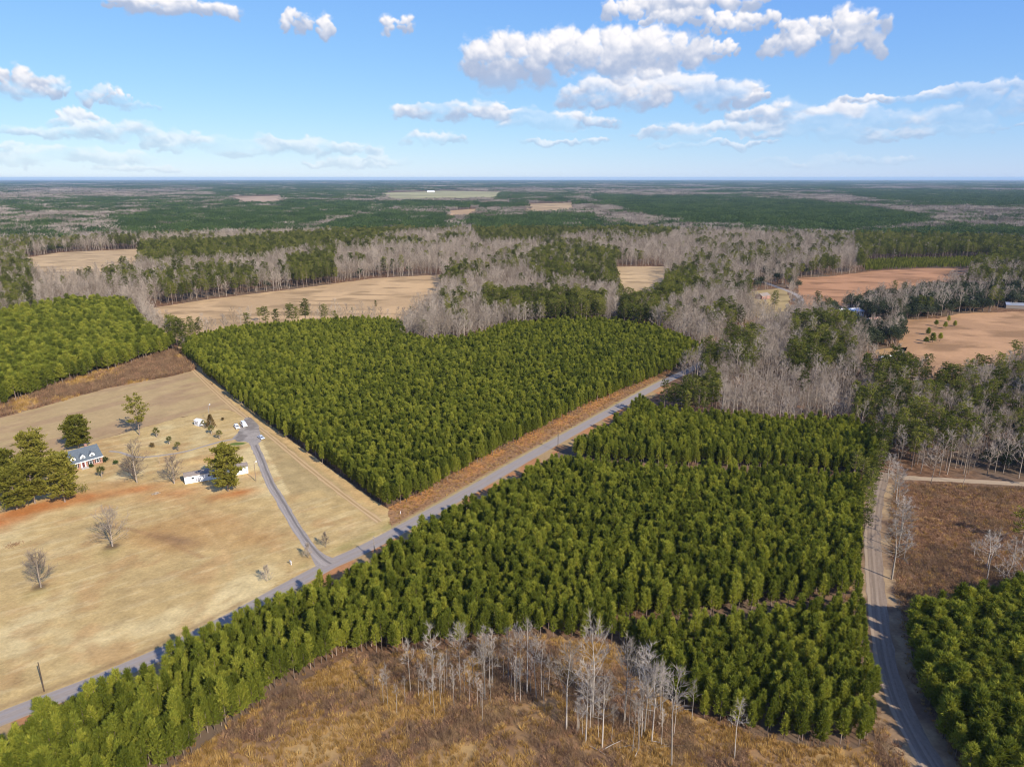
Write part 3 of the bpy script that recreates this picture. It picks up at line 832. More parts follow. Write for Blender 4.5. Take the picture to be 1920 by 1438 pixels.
def bare_tree(seed, h=18.0, spread=0.32, base=0.4, nl=16, sub=5, tw=5, trunk=0.2, tww=0.05, up=1.0, twl=1.3, fork=False):
    """leafless tree: trunk with limbs; branches and twigs are the crown"""
    r = np.random.default_rng(seed)
    top = np.array([r.normal(0, .03) * h, r.normal(0, .03) * h, h * 0.93])
    mid = np.array([r.normal(0, .012) * h, r.normal(0, .012) * h, h * 0.5])
    tr = [((0, 0, 0), mid, trunk, trunk * 0.68), (mid, top, trunk * 0.68, 0.02)]
    cr, tp, td, tl = [], [], [], []
    def axis(t):
        return mid * (t / 0.5) if t < 0.5 else mid + (top - mid) * ((t - 0.5) / 0.5)
    for i in range(nl):
        t = base + (0.95 - base) * (i + r.random()) / nl
        u = (t - base) / (1 - base)
        az = i * 2.39996 + r.normal(0, 0.4)
        el = R(30) + R(35) * u * up + r.normal(0, 0.12)
        L = h * spread * (1 - 0.62 * u) * r.uniform(0.7, 1.2)
        p0 = axis(t)
        d = np.array([math.cos(az) * math.cos(el), math.sin(az) * math.cos(el), math.sin(el)])
        p1 = p0 + d * L * 0.5
        d2 = d + np.array([0, 0, 0.35 * up]) + r.normal(0, 0.16, 3); d2 /= np.linalg.norm(d2)
        p2 = p1 + d2 * L * 0.5
        rb = trunk * 0.42 * (1 - 0.6 * u)
        cr += [(p0, p1, rb, rb * 0.6), (p1, p2, rb * 0.6, rb * 0.15 + 0.008)]
        for k in range(sub):
            s = 0.3 + 0.7 * (k + r.random()) / sub
            q0 = p0 + (p1 - p0) * (s * 2) if s < 0.5 else p1 + (p2 - p1) * (s * 2 - 1)
            dd = (d if s < 0.5 else d2) + r.normal(0, 0.55, 3) + np.array([0, 0, 0.25 * up]); dd /= np.linalg.norm(dd)
            l2 = L * 0.45 * r.uniform(0.6, 1.15) * (1.15 - 0.5 * s)
            q1 = q0 + dd * l2
            cr.append((q0, q1, rb * 0.32 + .006, 0.008))
            for w in range(tw):
                s2 = 0.25 + 0.75 * (w + r.random()) / tw
                dt = dd + r.normal(0, 0.5, 3) + np.array([0, 0, 0.2 * up]); dt /= np.linalg.norm(dt)
                tp.append(q0 + (q1 - q0) * s2); td.append(dt); tl.append(twl * r.uniform(0.5, 1.2))
    crown = tubes(cr, 3)
    tw_ = blades(np.array(tp), np.array(td), np.array(tl), tww * r.uniform(0.7, 1.4, len(tp)), r)
    return tubes(tr, 5), joinvt([crown, tw_]), 3

def fronds(seed, h=2.6, n=34, L=1.5):
    r = np.random.default_rng(seed)
    P, D = [], []
    for i in range(n):
        az = i * 2.39996; el = R(r.uniform(-35, 75))
        d = np.array([math.cos(az) * math.cos(el), math.sin(az) * math.cos(el), math.sin(el)])
        c = np.array([0, 0, h]) + d * L * 0.45
        f = norm(d + r.normal(0, 0.55, (9, 3)) + np.array([0, 0, -0.12]))
        P.append(np.tile(c, (9, 1))); D.append(f)
    P = np.concatenate(P); D = np.concatenate(D)
    crown = blades(P, D, L * 0.65 * r.uniform(0.7, 1.1, len(P)), 0.16, r)
    return tubes([((0, 0, 0), (0.05, 0, h * 0.5), 0.2, 0.16), ((0.05, 0, h * 0.5), (0, 0, h + .1), 0.16, 0.18)], 7), crown, 3

def add_rnd(me, n_per):
    n = len(me.vertices)
    g = np.random.default_rng(len(me.vertices)).random((n // max(1, n_per)) + 1)
    a = me.attributes.new('rnd', 'FLOAT', 'POINT')
    a.data.foreach_set('value', np.repeat(g, n_per)[:n].astype(np.float32))

class Kind:
    """mesh data of one tree: trunk, crown and both joined for masses"""
    def __init__(self, name, gen, bark, leaf):
        (tv, tt), (cv, ct), per = gen
        self.trunk = mesh_tris(name + '_trunk', tv, tt); self.trunk.materials.append(bark)
        self.crown = mesh_tris(name + '_crown', cv, ct); self.crown.materials.append(leaf); add_rnd(self.crown, per * 3)
        V, T = joinvt([(cv, ct), (tv, tt)])
        self.both = mesh_tris(name + '_whole', V, T, np.concatenate([np.zeros(len(ct)), np.ones(len(tt))]))
        self.both.materials.append(leaf); self.both.materials.append(bark); add_rnd(self.both, per * 3)

PINES = [Kind('planted_pine', planted_pine(100 + i, 7.2 + 0.34 * i, 0.98 + 0.12 * (i % 4), (0.18, 0.34, 0.25)[i % 3]), M['bark'], M['pine']) for i in range(8)]
MATURE = [Kind('mature_pine', mature_pine(200 + i, 17 + 1.3 * i, 3.0 + 0.35 * (i % 3), 0.42 + 0.04 * (i % 3)), M['bark'], M['pine_mature']) for i in range(5)]
OAKS = [Kind('evergreen_oak', round_tree(300 + i, 11 + i, 4.4 + 0.5 * i), M['bark'], M['oak']) for i in range(3)]
HARD = [Kind('bare_hardwood', bare_tree(400 + i, 16.5 + 1.2 * i, 0.24 + 0.02 * (i % 3), 0.32, 15, 5, 5, 0.18, 0.075, 1.0, 1.6), M['twig'], M['twig']) for i in range(6)]
PALE = [Kind('pale_bare_tree', bare_tree(500 + i, 14.0, 0.26, 0.38, 20, 6, 7, 0.13, 0.034, 1.0, 1.0), M['twig_pale'], M['twig_pale']) for i in range(3)]
PALE += [Kind('slender_pale_tree', bare_tree(520 + i, 13.0, 0.13, 0.5, 14, 5, 5, 0.085, 0.03, 1.1, 0.8), M['twig_pale'], M['twig_pale']) for i in range(3)]

def tree_thing(name, kind, x, y, s, rz, label, cat, group=None, sz=None):
    e = empty(name, (x, y, 0), rz, (s, s, s if sz is None else sz))
    tag(e, label, cat, group)
    for nm, me in (('trunk', kind.trunk), ('crown', kind.crown)):
        o = bpy.data.objects.new(nm, me); COL.objects.link(o); o.parent = e
    return e

def mass(name, meshes, pts, label, cat=None):
    """uncountable plants as one object: pts rows x, y, z, rotation, scale xy, scale z"""
    pts = np.asarray(pts, float)
    pc = bpy.data.collections.new(name + '_kinds')
    for i, me in enumerate(meshes):
        o = bpy.data.objects.new('%s_kind_%02d' % (name, i), me); pc.objects.link(o)
    me = bpy.data.meshes.new(name)
    n = len(pts)
    me.vertices.add(n); me.vertices.foreach_set('co', pts[:, :3].astype(np.float32).ravel())
    a = me.attributes.new('rot', 'FLOAT_VECTOR', 'POINT'); a.data.foreach_set('vector', np.stack([0 * pts[:, 3], 0 * pts[:, 3], pts[:, 3]], 1).astype(np.float32).ravel())
    a = me.attributes.new('scl', 'FLOAT_VECTOR', 'POINT'); a.data.foreach_set('vector', pts[:, [4, 4, 5]].astype(np.float32).ravel())
    a = me.attributes.new('idx', 'INT', 'POINT')
    idx = pts[:, 6].astype(np.int32) if pts.shape[1] > 6 else rng.integers(0, len(meshes), n).astype(np.int32)
    a.data.foreach_set('value', idx)
    o = link_mesh(name, me)
    g = bpy.data.node_groups.new(name + '_scatter', 'GeometryNodeTree')
    g.interface.new_socket('Geometry', in_out='INPUT', socket_type='NodeSocketGeometry')
    g.interface.new_socket('Geometry', in_out='OUTPUT', socket_type='NodeSocketGeometry')
    N = NT(g)
    gi, go = N.n('NodeGroupInput'), N.n('NodeGroupOutput')
    ip = N.n('GeometryNodeInstanceOnPoints')
    ci = N.n('GeometryNodeCollectionInfo'); ci.inputs['Collection'].default_value = pc
    ci.inputs['Separate Children'].default_value = True; ci.inputs['Reset Children'].default_value = True
    N.link(gi.outputs[0], ip.inputs['Points']); N.link(ci.outputs[0], ip.inputs['Instance'])
    ip.inputs['Pick Instance'].default_value = True
    for an, dt, sk in (('idx', 'INT', 'Instance Index'), ('rot', 'FLOAT_VECTOR', 'Rotation'), ('scl', 'FLOAT_VECTOR', 'Scale')):
        na = N.n('GeometryNodeInputNamedAttribute', data_type=dt); na.inputs['Name'].default_value = an
        N.link(na.outputs[0], ip.inputs[sk])
    N.link(ip.outputs[0], go.inputs[0])
    md = o.modifiers.new('scatter', 'NODES'); md.node_group = g
    return tag(o, label, cat, None, 'stuff')

def in_frame(x, y, z=5.0, m=0):
    px, py = proj(x, y, z)
    return (px > -m) & (px < 1920 + m) & (py < 1438 + m)

# ------------------------------------------------------------------ planted stands
def rows_in(poly, ang, row, step, jit, miss, seed):
    r = np.random.default_rng(seed)
    P = np.array(poly); c = P.mean(0); ext = np.max(np.linalg.norm(P - c, axis=1)) + 5
    n1, n2 = int(2 * ext / row), int(2 * ext / step)
    a, b = np.meshgrid((np.arange(n1) - n1 / 2) * row, (np.arange(n2) - n2 / 2) * step, indexing='ij')
    a = a.ravel() + r.normal(0, jit * 0.6, a.size); b = b.ravel() + r.normal(0, jit, b.size) + np.repeat(r.random(n1) * step, n2)
    ca, sa = math.cos(R(ang)), math.sin(R(ang))
    x = c[0] + b * ca - a * sa; y = c[1] + b * sa + a * ca
    k = inpoly(x, y, poly) & (r.random(x.size) > miss)
    return x[k], y[k]
def pine_rows(x, y, seed, lo=0.77, hi=1.17):
    r = np.random.default_rng(seed)
    big = fbm(x, y, 40, 3)
    s = (lo + (hi - lo) * r.random(x.size)) * (0.86 + 0.28 * big)
    return np.stack([x, y, 0 * x, r.random(x.size) * 6.283, s * r.uniform(0.92, 1.12, x.size), s, r.integers(0, len(PINES), x.size)], 1)
bx_, by_ = rows_in(STAND_B, 45, 3.05, 1.5, 0.2, 0.06, 1)
k = (dist_line(bx_, by_, GAP1) > 6.6 * (0.75 + 0.5 * fbm(bx_, by_, 9, 2))) & (dist_line(bx_, by_, GAP2) > 3.5 * (0.75 + 0.5 * fbm(bx_, by_, 9, 2)))
pB = pine_rows(bx_[k], by_[k], 11)
ax_, ay_ = rows_in(STAND_A, 128, 2.5, 1.65, 0.28, 0.04, 2)
pA = pine_rows(ax_, ay_, 12)
dx_, dy_ = rows_in(STAND_D, 20, 2.7, 2.1, 0.6, 0.10, 3)
pD = pine_rows(dx_, dy_, 13, 0.8, 1.1); pD[:, 4] *= 1.45; pD[:, 5] *= 1.1
cx_, cy_ = rows_in(STAND_C, 20, 3.6, 2.9, 0.9, 0.05, 4)
pC = pine_rows(cx_, cy_, 14, 1.2, 1.7); pC[:, 4] *= 1.35
def split_front(P, n):
    vis = in_frame(P[:, 0], P[:, 1], 6.0)
    d = np.hypot(P[:, 0], P[:, 1]) + np.where(vis, 0, 1e6)
    o = np.argsort(d)
    return P[o[:n]], P[o[n:]]
fB, pB = split_front(pB, 190)
fD, pD = split_front(pD, 110)
for P, lab, grp in ((fB, 'young green pine at the front of the planted stand beside the brushy clearing', 'front pines of the stand between road and clearing'),
                    (fD, 'bushy green pine in the dense stand right of the shaded dirt road', 'front pines of the stand right of the dirt road')):
    for row in P:
        tree_thing('planted_pine', PINES[int(row[6])], row[0], row[1], row[4], row[3], lab, 'pine tree', grp, row[5])
PM = [k_.both for k_ in PINES]
mass('pine_plantation', PM, np.concatenate([pB, pD]), 'rows of young green pines between paved road and dirt road')
mass('pine_block', PM, pA, 'dense block of young green pines beyond the paved road')
mass('pine_wood', PM, pC, 'green pine wood behind the bramble strip and hay field')

# ------------------------------------------------------------------ woods of the middle distance
HOUSES_FAR = [at(1592, 588), at(1430, 552), at(1660, 672), at(1905, 580), at(1638, 604)]
WOOD = [   # outlines in the photograph of crown areas: (share of pines, share of evergreen oaks)
    ([(1240, 690), (1345, 690), (1350, 765), (1235, 765)], 0.8, 0.0),
    ([(1345, 690), (1590, 680), (1590, 770), (1350, 775)], 0.10, 0.0),
    ([(1610, 690), (1700, 660), (1810, 700), (1800, 880), (1640, 880), (1600, 760)], 0.52, 0.0),
    ([(1800, 640), (1990, 630), (2100, 900), (1800, 880)], 0.40, 0.08),
    ([(1250, 560), (1330, 570), (1330, 650), (1250, 640)], 0.15, 0.0),
    ([(1320, 600), (1400, 580), (1440, 640), (1380, 680), (1320, 680)], 0.45, 0.0),
    ([(1480, 600), (1590, 590), (1600, 660), (1500, 660)], 0.5, 0.1),
    ([(1480, 650), (1600, 650), (1600, 690), (1480, 690)], 0.6, 0.0),
    ([(1320, 640), (1700, 640), (1700, 700), (1320, 700)], 0.15, 0.0),
    ([(1530, 530), (1920, 520), (2050, 600), (1680, 620), (1560, 640), (1530, 590)], 0.15, 0.5),
    ([(1160, 540), (1300, 495), (1315, 530), (1225, 590), (1160, 600)], 0.75, 0.0),
    ([(905, 545), (1135, 555), (1130, 590), (910, 578)], 0.85, 0.0),
    ([(985, 480), (1060, 455), (1160, 470), (1185, 540), (1000, 515)], 0.7, 0.0),
    ([(540, 485), (625, 470), (632, 540), (540, 540)], 0.85, 0.0),
    ([(300, 500), (480, 500), (480, 560), (300, 570)], 0.55, 0.0),
    ([(310, 585), (380, 575), (390, 660), (315, 660)], 0.8, 0.0),
    ([(0, 480), (70, 480), (60, 560), (0, 560)], 0.5, 0.1),
    ([(1600, 430), (1900, 420), (2100, 430), (2100, 500), (1610, 500)], 0.8, 0.0),
    ([(1280, 480), (1500, 440), (1530, 540), (1400, 560), (1290, 520)], 0.3, 0.1),
    ([(240, 455), (400, 450), (700, 430), (720, 450), (420, 485), (250, 490)], 0.85, 0.0),
    ([(80, 470), (250, 455), (330, 470), (140, 500)], 0.5, 0.0),
    ([(560, 425), (700, 395), (840, 398), (845, 425), (700, 445)], 0.85, 0.0),
    ([(870, 405), (1100, 398), (1190, 430), (1000, 452), (900, 452)], 0.85, 0.0),
    ([(1085, 362), (1500, 372), (1755, 402), (1740, 416), (1560, 432), (1280, 412), (1180, 392)], 0.95, 0.0),
    ([(200, 400), (560, 380), (700, 385), (560, 425), (240, 440)], 0.75, 0.0),
    ([(0, 410), (160, 412), (250, 440), (0, 470)], 0.35, 0.1),
    ([(0, 372), (140, 368), (420, 372), (400, 392), (120, 396), (0, 395)], 0.6, 0.0),
    ([(380, 345), (760, 345), (700, 372), (420, 372)], 0.65, 0.0),
    ([(1540, 352), (1920, 358), (2100, 360), (2100, 392), (1920, 388), (1640, 374)], 0.85, 0.0),
    ([(930, 362), (1080, 360), (1090, 378), (940, 380)], 0.6, 0.0),
    ([(1150, 418), (1262, 425), (1255, 442), (1160, 438)], 0.9, 0.0),
]
EXCL = [STAND_A, STAND_B, STAND_C, STAND_D, LAWN, FIELD_L, BRUSH_L, BRUSH_R, CLEARING, VERGE_A, G([(700, 950), (1290, 665), (1275, 722), (740, 1000)])] + [p for p, c in FIELDS.values()]
YOUNG = G([(1615, 484, 6), (1700, 480, 6), (1850, 478, 6), (1880, 498, 4), (1740, 503), (1640, 508), (1620, 510)])
def wood_points(d0, d1, step, jit, seed, nearfrac):
    r = np.random.default_rng(seed)
    w = d1 * 0.86
    gx, gy = np.meshgrid(np.arange(-w, w, step), np.arange(d0 * 0.6, d1, step), indexing='ij')
    x = gx.ravel() + r.uniform(-jit, jit, gx.size) * step; y = gy.ravel() + r.uniform(-jit, jit, gx.size) * step
    d = np.hypot(x, y)
    k = (d >= d0) & (d < d1) & (np.abs(x) < y * 0.80 + 25)
    x, y = x[k], y[k]
    for p in EXCL + [YOUNG]:
        if d0 < 4000 or max(q[1] for q in p) > d0: 
            k = ~inpoly(x, y, p); x, y = x[k], y[k]
    if d0 < 1200:
        k = (dist_line(x, y, ROAD) > np.where(y < 392, 26.0, 7.5)) & (dist_line(x, y, DIRT) > 8) & (dist_line(x, y, LANE) > 4.0); x, y = x[k], y[k]
        for hx, hy in HOUSES_FAR:      # keep the yards of the far houses open towards the viewer
            ux, uy = -hx / math.hypot(hx, hy), -hy / math.hypot(hx, hy)
            a = (x - hx) * ux + (y - hy) * uy; b = np.abs((x - hx) * uy - (y - hy) * ux)
            k = ~((b < 12) & (a > -10) & (a < 56)); x, y = x[k], y[k]
    return x, y, r
def classify(x, y, r, z=14.0):
    px, py = proj(x, y, z)
    n = fbm(x, y, 55, 4) if len(x) < 200000 else vnoise(x, y, 60)
    big = fbm(x, y, 620, 4)
    dd = np.hypot(x, y)
    fp = np.clip(0.06 + 0.5 * sstep(n, 0.55, 0.68), 0, 1); fo = np.zeros(len(x)) + 0.015
    farw = sstep(dd, 2200, 3200)
    fp = fp * (1 - farw) + farw * (0.10 + 0.75 * sstep(big + 0.10 * sstep(dd, 5000, 11000), 0.52, 0.60))
    done = np.zeros(len(x), bool)
    for poly, a, b in WOOD:
        k = inpoly(px + (n - .5) * 14, py + (n - .5) * 6, poly) & ~done
        fp[k] = a; fo[k] = b; done |= k
    u = r.random(len(x)) * 0.6 + 0.4 * np.clip((fbm(x + 500, y, 22, 3) - 0.25) / 0.5, 0, 1)
    t = np.where(u < fp, 1, np.where(u < fp + fo, 2, 0))
    return t
x1, y1, r1 = wood_points(225, 720, 5.0, 0.42, 21, 1); t1 = classify(x1, y1, r1)
x2, y2, r2 = wood_points(720, 1500, 6.6, 0.42, 22, 1); t2 = classify(x2, y2, r2)
X, Y, T = np.concatenate([x1, x2]), np.concatenate([y1, y2]), np.concatenate([t1, t2])
rr = np.random.default_rng(5)
S = rr.uniform(0.78, 1.14, len(X)) * (0.85 + 0.3 * fbm(X, Y, 60, 3))
S = np.where(np.hypot(X, Y) < 420, S * 0.85, S)
base_rows = np.stack([X, Y, 0 * X, rr.random(len(X)) * 6.283, S * rr.uniform(0.9, 1.2, len(X)), S], 1)
def with_idx(P, n): return np.concatenate([P, rr.integers(0, n, (len(P), 1))], 1)
hard, mat_, oak = with_idx(base_rows[T == 0], len(HARD)), with_idx(base_rows[T == 1], len(MATURE)), with_idx(base_rows[T == 2], len(OAKS))
fh, hard = split_front(hard, 300); fm, mat_ = split_front(mat_, 300)
for row in fh:
    tree_thing('bare_hardwood', HARD[int(row[6])], row[0], row[1], row[4], row[3], 'leafless grey woodland tree in the mixed wood beyond the planted pines', 'bare tree', 'leafless trees of the near wood', row[5])
for row in fm:
    tree_thing('mature_pine', MATURE[int(row[6])], row[0], row[1], row[4], row[3], 'tall mature green pine in the mixed wood beyond the planted pines', 'pine tree', 'mature pines of the near wood', row[5])
mass('bare_wood', [k_.both for k_ in HARD], hard, 'leafless grey hardwood forest of the middle distance')
mass('mature_pine_wood', [k_.both for k_ in MATURE], mat_, 'tall dark pines scattered through the grey woods')
mass('evergreen_oak_wood', [k_.both for k_ in OAKS], oak, 'dark rounded evergreen oaks among the grey woods')
yx, yy = rows_in(YOUNG, 15, 4.0, 3.6, 0.5, 0.03, 31)
mass('young_pine_field', PM, pine_rows(yx, yy, 32, 0.55, 0.7), 'light green field of young pines beyond the russet field')

# far forest: groves of many trees
def grove(seed, kind, size=42.0, n=42):
    r = np.random.default_rng(seed)
    V, Tt, mi, b = [], [], [], 0
    g = int(math.sqrt(n)); st = size / g
    for i in range(g):
        for j in range(g):
            c = np.array([(i + 0.5) * st - size / 2, (j + 0.5) * st - size / 2, 0]) + np.append(r.uniform(-.45, .45, 2) * st, 0)
            h = r.uniform(13, 20)
            if kind == 'pine' or (kind == 'mix' and r.random() < 0.35):
                m = 26; d = rnd_unit(r, m); rad = r.uniform(2.2, 3.4)
                p = c + np.array([0, 0, h * 0.68]) + d * np.array([rad, rad, h * 0.3]) * r.uniform(0.3, 0.9, (m, 1))
                v, t = blades(p, norm(d + np.array([0, 0, .4])), r.uniform(1.6, 2.6, m), r.uniform(0.9, 1.6, m), r); k_ = 0
            else:
                m = 26; az = r.random(m) * 6.283; el = r.uniform(0.7, 1.45, m)
                d = np.stack([np.cos(az) * np.cos(el), np.sin(az) * np.cos(el), np.sin(el)], 1)
                p = c + np.array([0, 0, h * 0.35]) + d * r.uniform(0, 0.35 * h, (m, 1)) + r.normal(0, 0.8, (m, 3))
                v, t = blades(p, d, r.uniform(3.0, 5.5, m), r.uniform(0.35, 0.8, m), r); k_ = 1
            V.append(v); Tt.append(t + b); b += len(v); mi.append(np.full(len(t), k_))
            v, t = tubes([(c, c + np.array([0, 0, h * 0.6]), 0.2, 0.12)], 3)
            V.append(v); Tt.append(t + b); b += len(v); mi.append(np.full(len(t), 1))
    me = mesh_tris('grove_' + kind, np.concatenate(V), np.concatenate(Tt), np.concatenate(mi))
    me.materials.append(M['pine_far']); me.materials.append(M['twig_far'])
    a = me.attributes.new('rnd', 'FLOAT', 'POINT'); a.data.foreach_set('value', np.repeat(r.random(len(me.vertices) // 78 + 1), 78)[:len(me.vertices)].astype(np.float32))
    return me
M['pine_far'] = leafmat('far_pine_needles', [(0.030, 0.052, 0.018), (0.050, 0.080, 0.024), (0.075, 0.105, 0.030)], 0.15, (0.85, 1.15))
M['twig_far'] = barkmat('far_bare_twigs', (0.175, 0.140, 0.112), (0.285, 0.240, 0.200), (0.7, 1.2))
GROVES = [grove(600 + i, 'hard') for i in range(3)] + [grove(610 + i, 'pine') for i in range(3)] + [grove(620 + i, 'mix') for i in range(2)]
def far_rows(d0, d1, scale, seed, zs):
    x, y, r = wood_points(d0, d1, 40.0 * scale, 0.2, seed, 0)
    t = classify(x, y, r)
    idx = np.where(t == 0, np.where(r.random(len(x)) < 0.78, r.integers(0, 3, len(x)), r.integers(6, 8, len(x))), r.integers(3, 6, len(x)))
    return np.stack([x, y, 0 * x, r.integers(0, 4, len(x)) * math.pi / 2 + r.normal(0, .1, len(x)), np.full(len(x), scale), zs * r.uniform(0.85, 1.15, len(x)), idx], 1)
far = np.concatenate([far_rows(1480, 3000, 1.0, 41, 1.0), far_rows(2960, 6000, 1.8, 42, 1.05), far_rows(5900, 13000, 4.0, 43, 1.1), far_rows(12800, 30000, 9.0, 44, 1.2)])
mass('far_forest', GROVES, far, 'far forest of pines and bare hardwoods stretching to the horizon')

# ------------------------------------------------------------------ haze
def haze():
    m = bpy.data.materials.new('haze_air'); m.use_nodes = True
    nt = m.node_tree; nt.nodes.clear()
    v = nt.nodes.new('ShaderNodeVolumePrincipled')
    v.inputs['Color'].default_value = (0.52, 0.76, 1.0, 1)
    v.inputs['Density'].default_value = 2.9e-5
    v.inputs['Anisotropy'].default_value = 0.0
    o = nt.nodes.new('ShaderNodeOutputMaterial'); nt.links.new(v.outputs[0], o.inputs['Volume'])
    ob = MB().box(-47000, 47000, -1600, 47000, -1.0, 140.0).build('haze', m)
    tag(ob, 'thin blue haze over the whole landscape', None, None, 'stuff')
haze()
#DETAILS#
# ------------------------------------------------------------------ ground vegetation of clearing, verges and scrub
def tuft(seed, n=26, h=1.0, rad=0.45, w=0.09, lean=0.35, n2=0):
    r = np.random.default_rng(seed)
    a = r.random(n) * 6.283; q = np.sqrt(r.random(n)) * rad
    p = np.stack([np.cos(a) * q, np.sin(a) * q, 0 * a], 1)
    d = norm(np.stack([np.cos(a) * lean, np.sin(a) * lean, 1 + 0 * a], 1) + r.normal(0, 0.22, (n, 3)))
    v, t = blades(p, d, h * r.uniform(0.55, 1.15, n), w * r.uniform(0.6, 1.4, n), r)
    if n2:
        i = r.integers(0, n, n2)
        p2 = p[i] + d[i] * (h * r.uniform(0.35, 0.8, (n2, 1)))
        v2, t2 = blades(p2, norm(d[i] + r.normal(0, .7, (n2, 3))), h * r.uniform(0.25, 0.5, n2), w * .8, r)
        v, t = joinvt([(v, t), (v2, t2)])
    me = mesh_tris('tuft', v, t)
    return me
def tset(mat, cnt, seed, **kw):
    out = []
    for i in range(cnt):
        me = tuft(seed + i, **kw); me.materials.append(mat); add_rnd(me, 9); out.append(me)
    return out
STRAW = tset(M['straw'], 4, 700, n=30, h=1.05, rad=0.5, w=0.10)
SHRUB = tset(M['brush'], 4, 710, n=22, h=1.7, rad=0.6, w=0.07, lean=0.5, n2=40)
REDB = tset(M['redbrush'], 4, 720, n=24, h=1.25, rad=0.6, w=0.10, lean=0.5, n2=24)
def scatter_pts(poly, step, seed):
    r = np.random.default_rng(seed)
    P = np.array(poly); x0, y0 = P.min(0); x1, y1 = P.max(0)
    gx, gy = np.meshgrid(np.arange(x0, x1, step), np.arange(y0, y1, step), indexing='ij')
    x = gx.ravel() + r.uniform(-.5, .5, gx.size) * step; y = gy.ravel() + r.uniform(-.5, .5, gx.size) * step
    k = inpoly(x, y, poly); x, y = x[k], y[k]
    k = in_frame(x, y, 0, 140); return x[k], y[k], r
def rows_of(x, y, r, lo, hi, idx):
    s = r.uniform(lo, hi, len(x))
    return np.stack([x, y, 0 * x, r.random(len(x)) * 6.283, s, s * r.uniform(0.8, 1.2, len(x)), idx], 1)
x, y, r = scatter_pts(CLEARING, 0.82, 51)
n1 = fbm(x, y, 9, 4); n2 = fbm(x + 60, y, 14, 3)
px_, py_ = proj(x, y, 0)
thick = np.exp(-((px_ - 880) / 190) ** 2 - ((py_ - 1270) / 60) ** 2) + np.exp(-((px_ - 1170) / 150) ** 2 - ((py_ - 1340) / 75) ** 2)
pb = sstep(n1 + 0.22 * thick, 0.5, 0.66)
u = r.random(len(x))
kind = np.where(u < pb * 0.85, np.where(r.random(len(x)) < .55, r.integers(4, 8, len(x)), r.integers(8, 12, len(x))), r.integers(0, 4, len(x)))
keep = (r.random(len(x)) < np.where(kind < 4, 0.5 + 0.5 * sstep(n2, .35, .6), 0.75)) & (dist_line(x, y, DIRT) > 5.0)
mass('broom_grass', STRAW + SHRUB + REDB, rows_of(x, y, r, 0.6, 1.15, kind)[keep], 'golden broom grass and brown brush covering the clearing')
x, y, r = scatter_pts(BRUSH_R, 1.05, 52)
kind = np.where(r.random(len(x)) < 0.22, r.integers(0, 4, len(x)), np.where(r.random(len(x)) < sstep(fbm(x, y, 10, 3), .45, .6) * .7, r.integers(4, 8, len(x)), r.integers(8, 12, len(x))))
keep = (dist_line(x, y, DIRT) > 5.5) & (dist_line(x, y, LANE) > 2.6)
mass('russet_scrub', STRAW + SHRUB + REDB, rows_of(x, y, r, 0.65, 1.25, kind)[keep], 'russet scrub between dirt road and sandy lane')
x, y, r = scatter_pts(BRUSH_L, 1.7, 53)
n1 = fbm(x, y, 16, 3)
kind = np.where(r.random(len(x)) < sstep(n1, .56, .66) * .8, r.integers(0, 4, len(x)), np.where(r.random(len(x)) < .5, r.integers(4, 8, len(x)), r.integers(8, 12, len(x))))
mass('bramble_thicket', STRAW + SHRUB + REDB, rows_of(x, y, r, 1.1, 1.9, kind), 'brown bramble thicket between hay field and pine wood')
x, y, r = scatter_pts(VERGE_A, 1.0, 54)
d = dist_line(x, y, ROAD)
kind = np.where(r.random(len(x)) < 0.45, r.integers(0, 4, len(x)), r.integers(8, 12, len(x)))
keep = r.random(len(x)) < sstep(d, 3.4, 6.0) * 0.8
mass('verge_grass', STRAW + SHRUB + REDB, rows_of(x, y, r, 0.35, 0.8, kind)[keep], 'dry russet grass on the verge of the paved road')
x, y, r = scatter_pts(DIRT_VERGE, 0.95, 55)
d = dist_line(x, y, DIRT)
kind = np.where(r.random(len(x)) < 0.5, r.integers(0, 4, len(x)), r.integers(4, 12, len(x)))
keep = (r.random(len(x)) < sstep(d, 4.2, 6.2) * 0.8) & ~inpoly(x, y, CLEARING)
mass('dirt_verge_grass', STRAW + SHRUB + REDB, rows_of(x, y, r, 0.35, 0.85, kind)[keep], 'dry grass and weeds along the dirt road')
# russet litter and low yellow pine saplings at the foot of the stand edges
x, y, r = scatter_pts(offset_poly if False else STAND_B, 1.9, 56)
d = dist_line(x, y, list(south_edge))
keep = (d < 3.0) & (r.random(len(x)) < 0.45)
mass('stand_edge_brush', STRAW + SHRUB + REDB, rows_of(x, y, r, 0.6, 1.1, np.where(r.random(len(x)) < .4, r.integers(0, 4, len(x)), r.integers(8, 12, len(x))))[keep], 'dry brush at the foot of the planted stand edge')

x, y, r = scatter_pts(STAND_B, 1.5, 57)
keep = ((dist_line(x, y, GAP1) < 6.5) | (dist_line(x, y, GAP2) < 3.0)) & (r.random(len(x)) < 0.5)
mass('stand_break_brush', STRAW + SHRUB + REDB, rows_of(x, y, r, 0.6, 1.2, np.where(r.random(len(x)) < .45, r.integers(0, 4, len(x)), r.integers(8, 12, len(x))))[keep], 'dry brush in the narrow breaks across the planted stand')

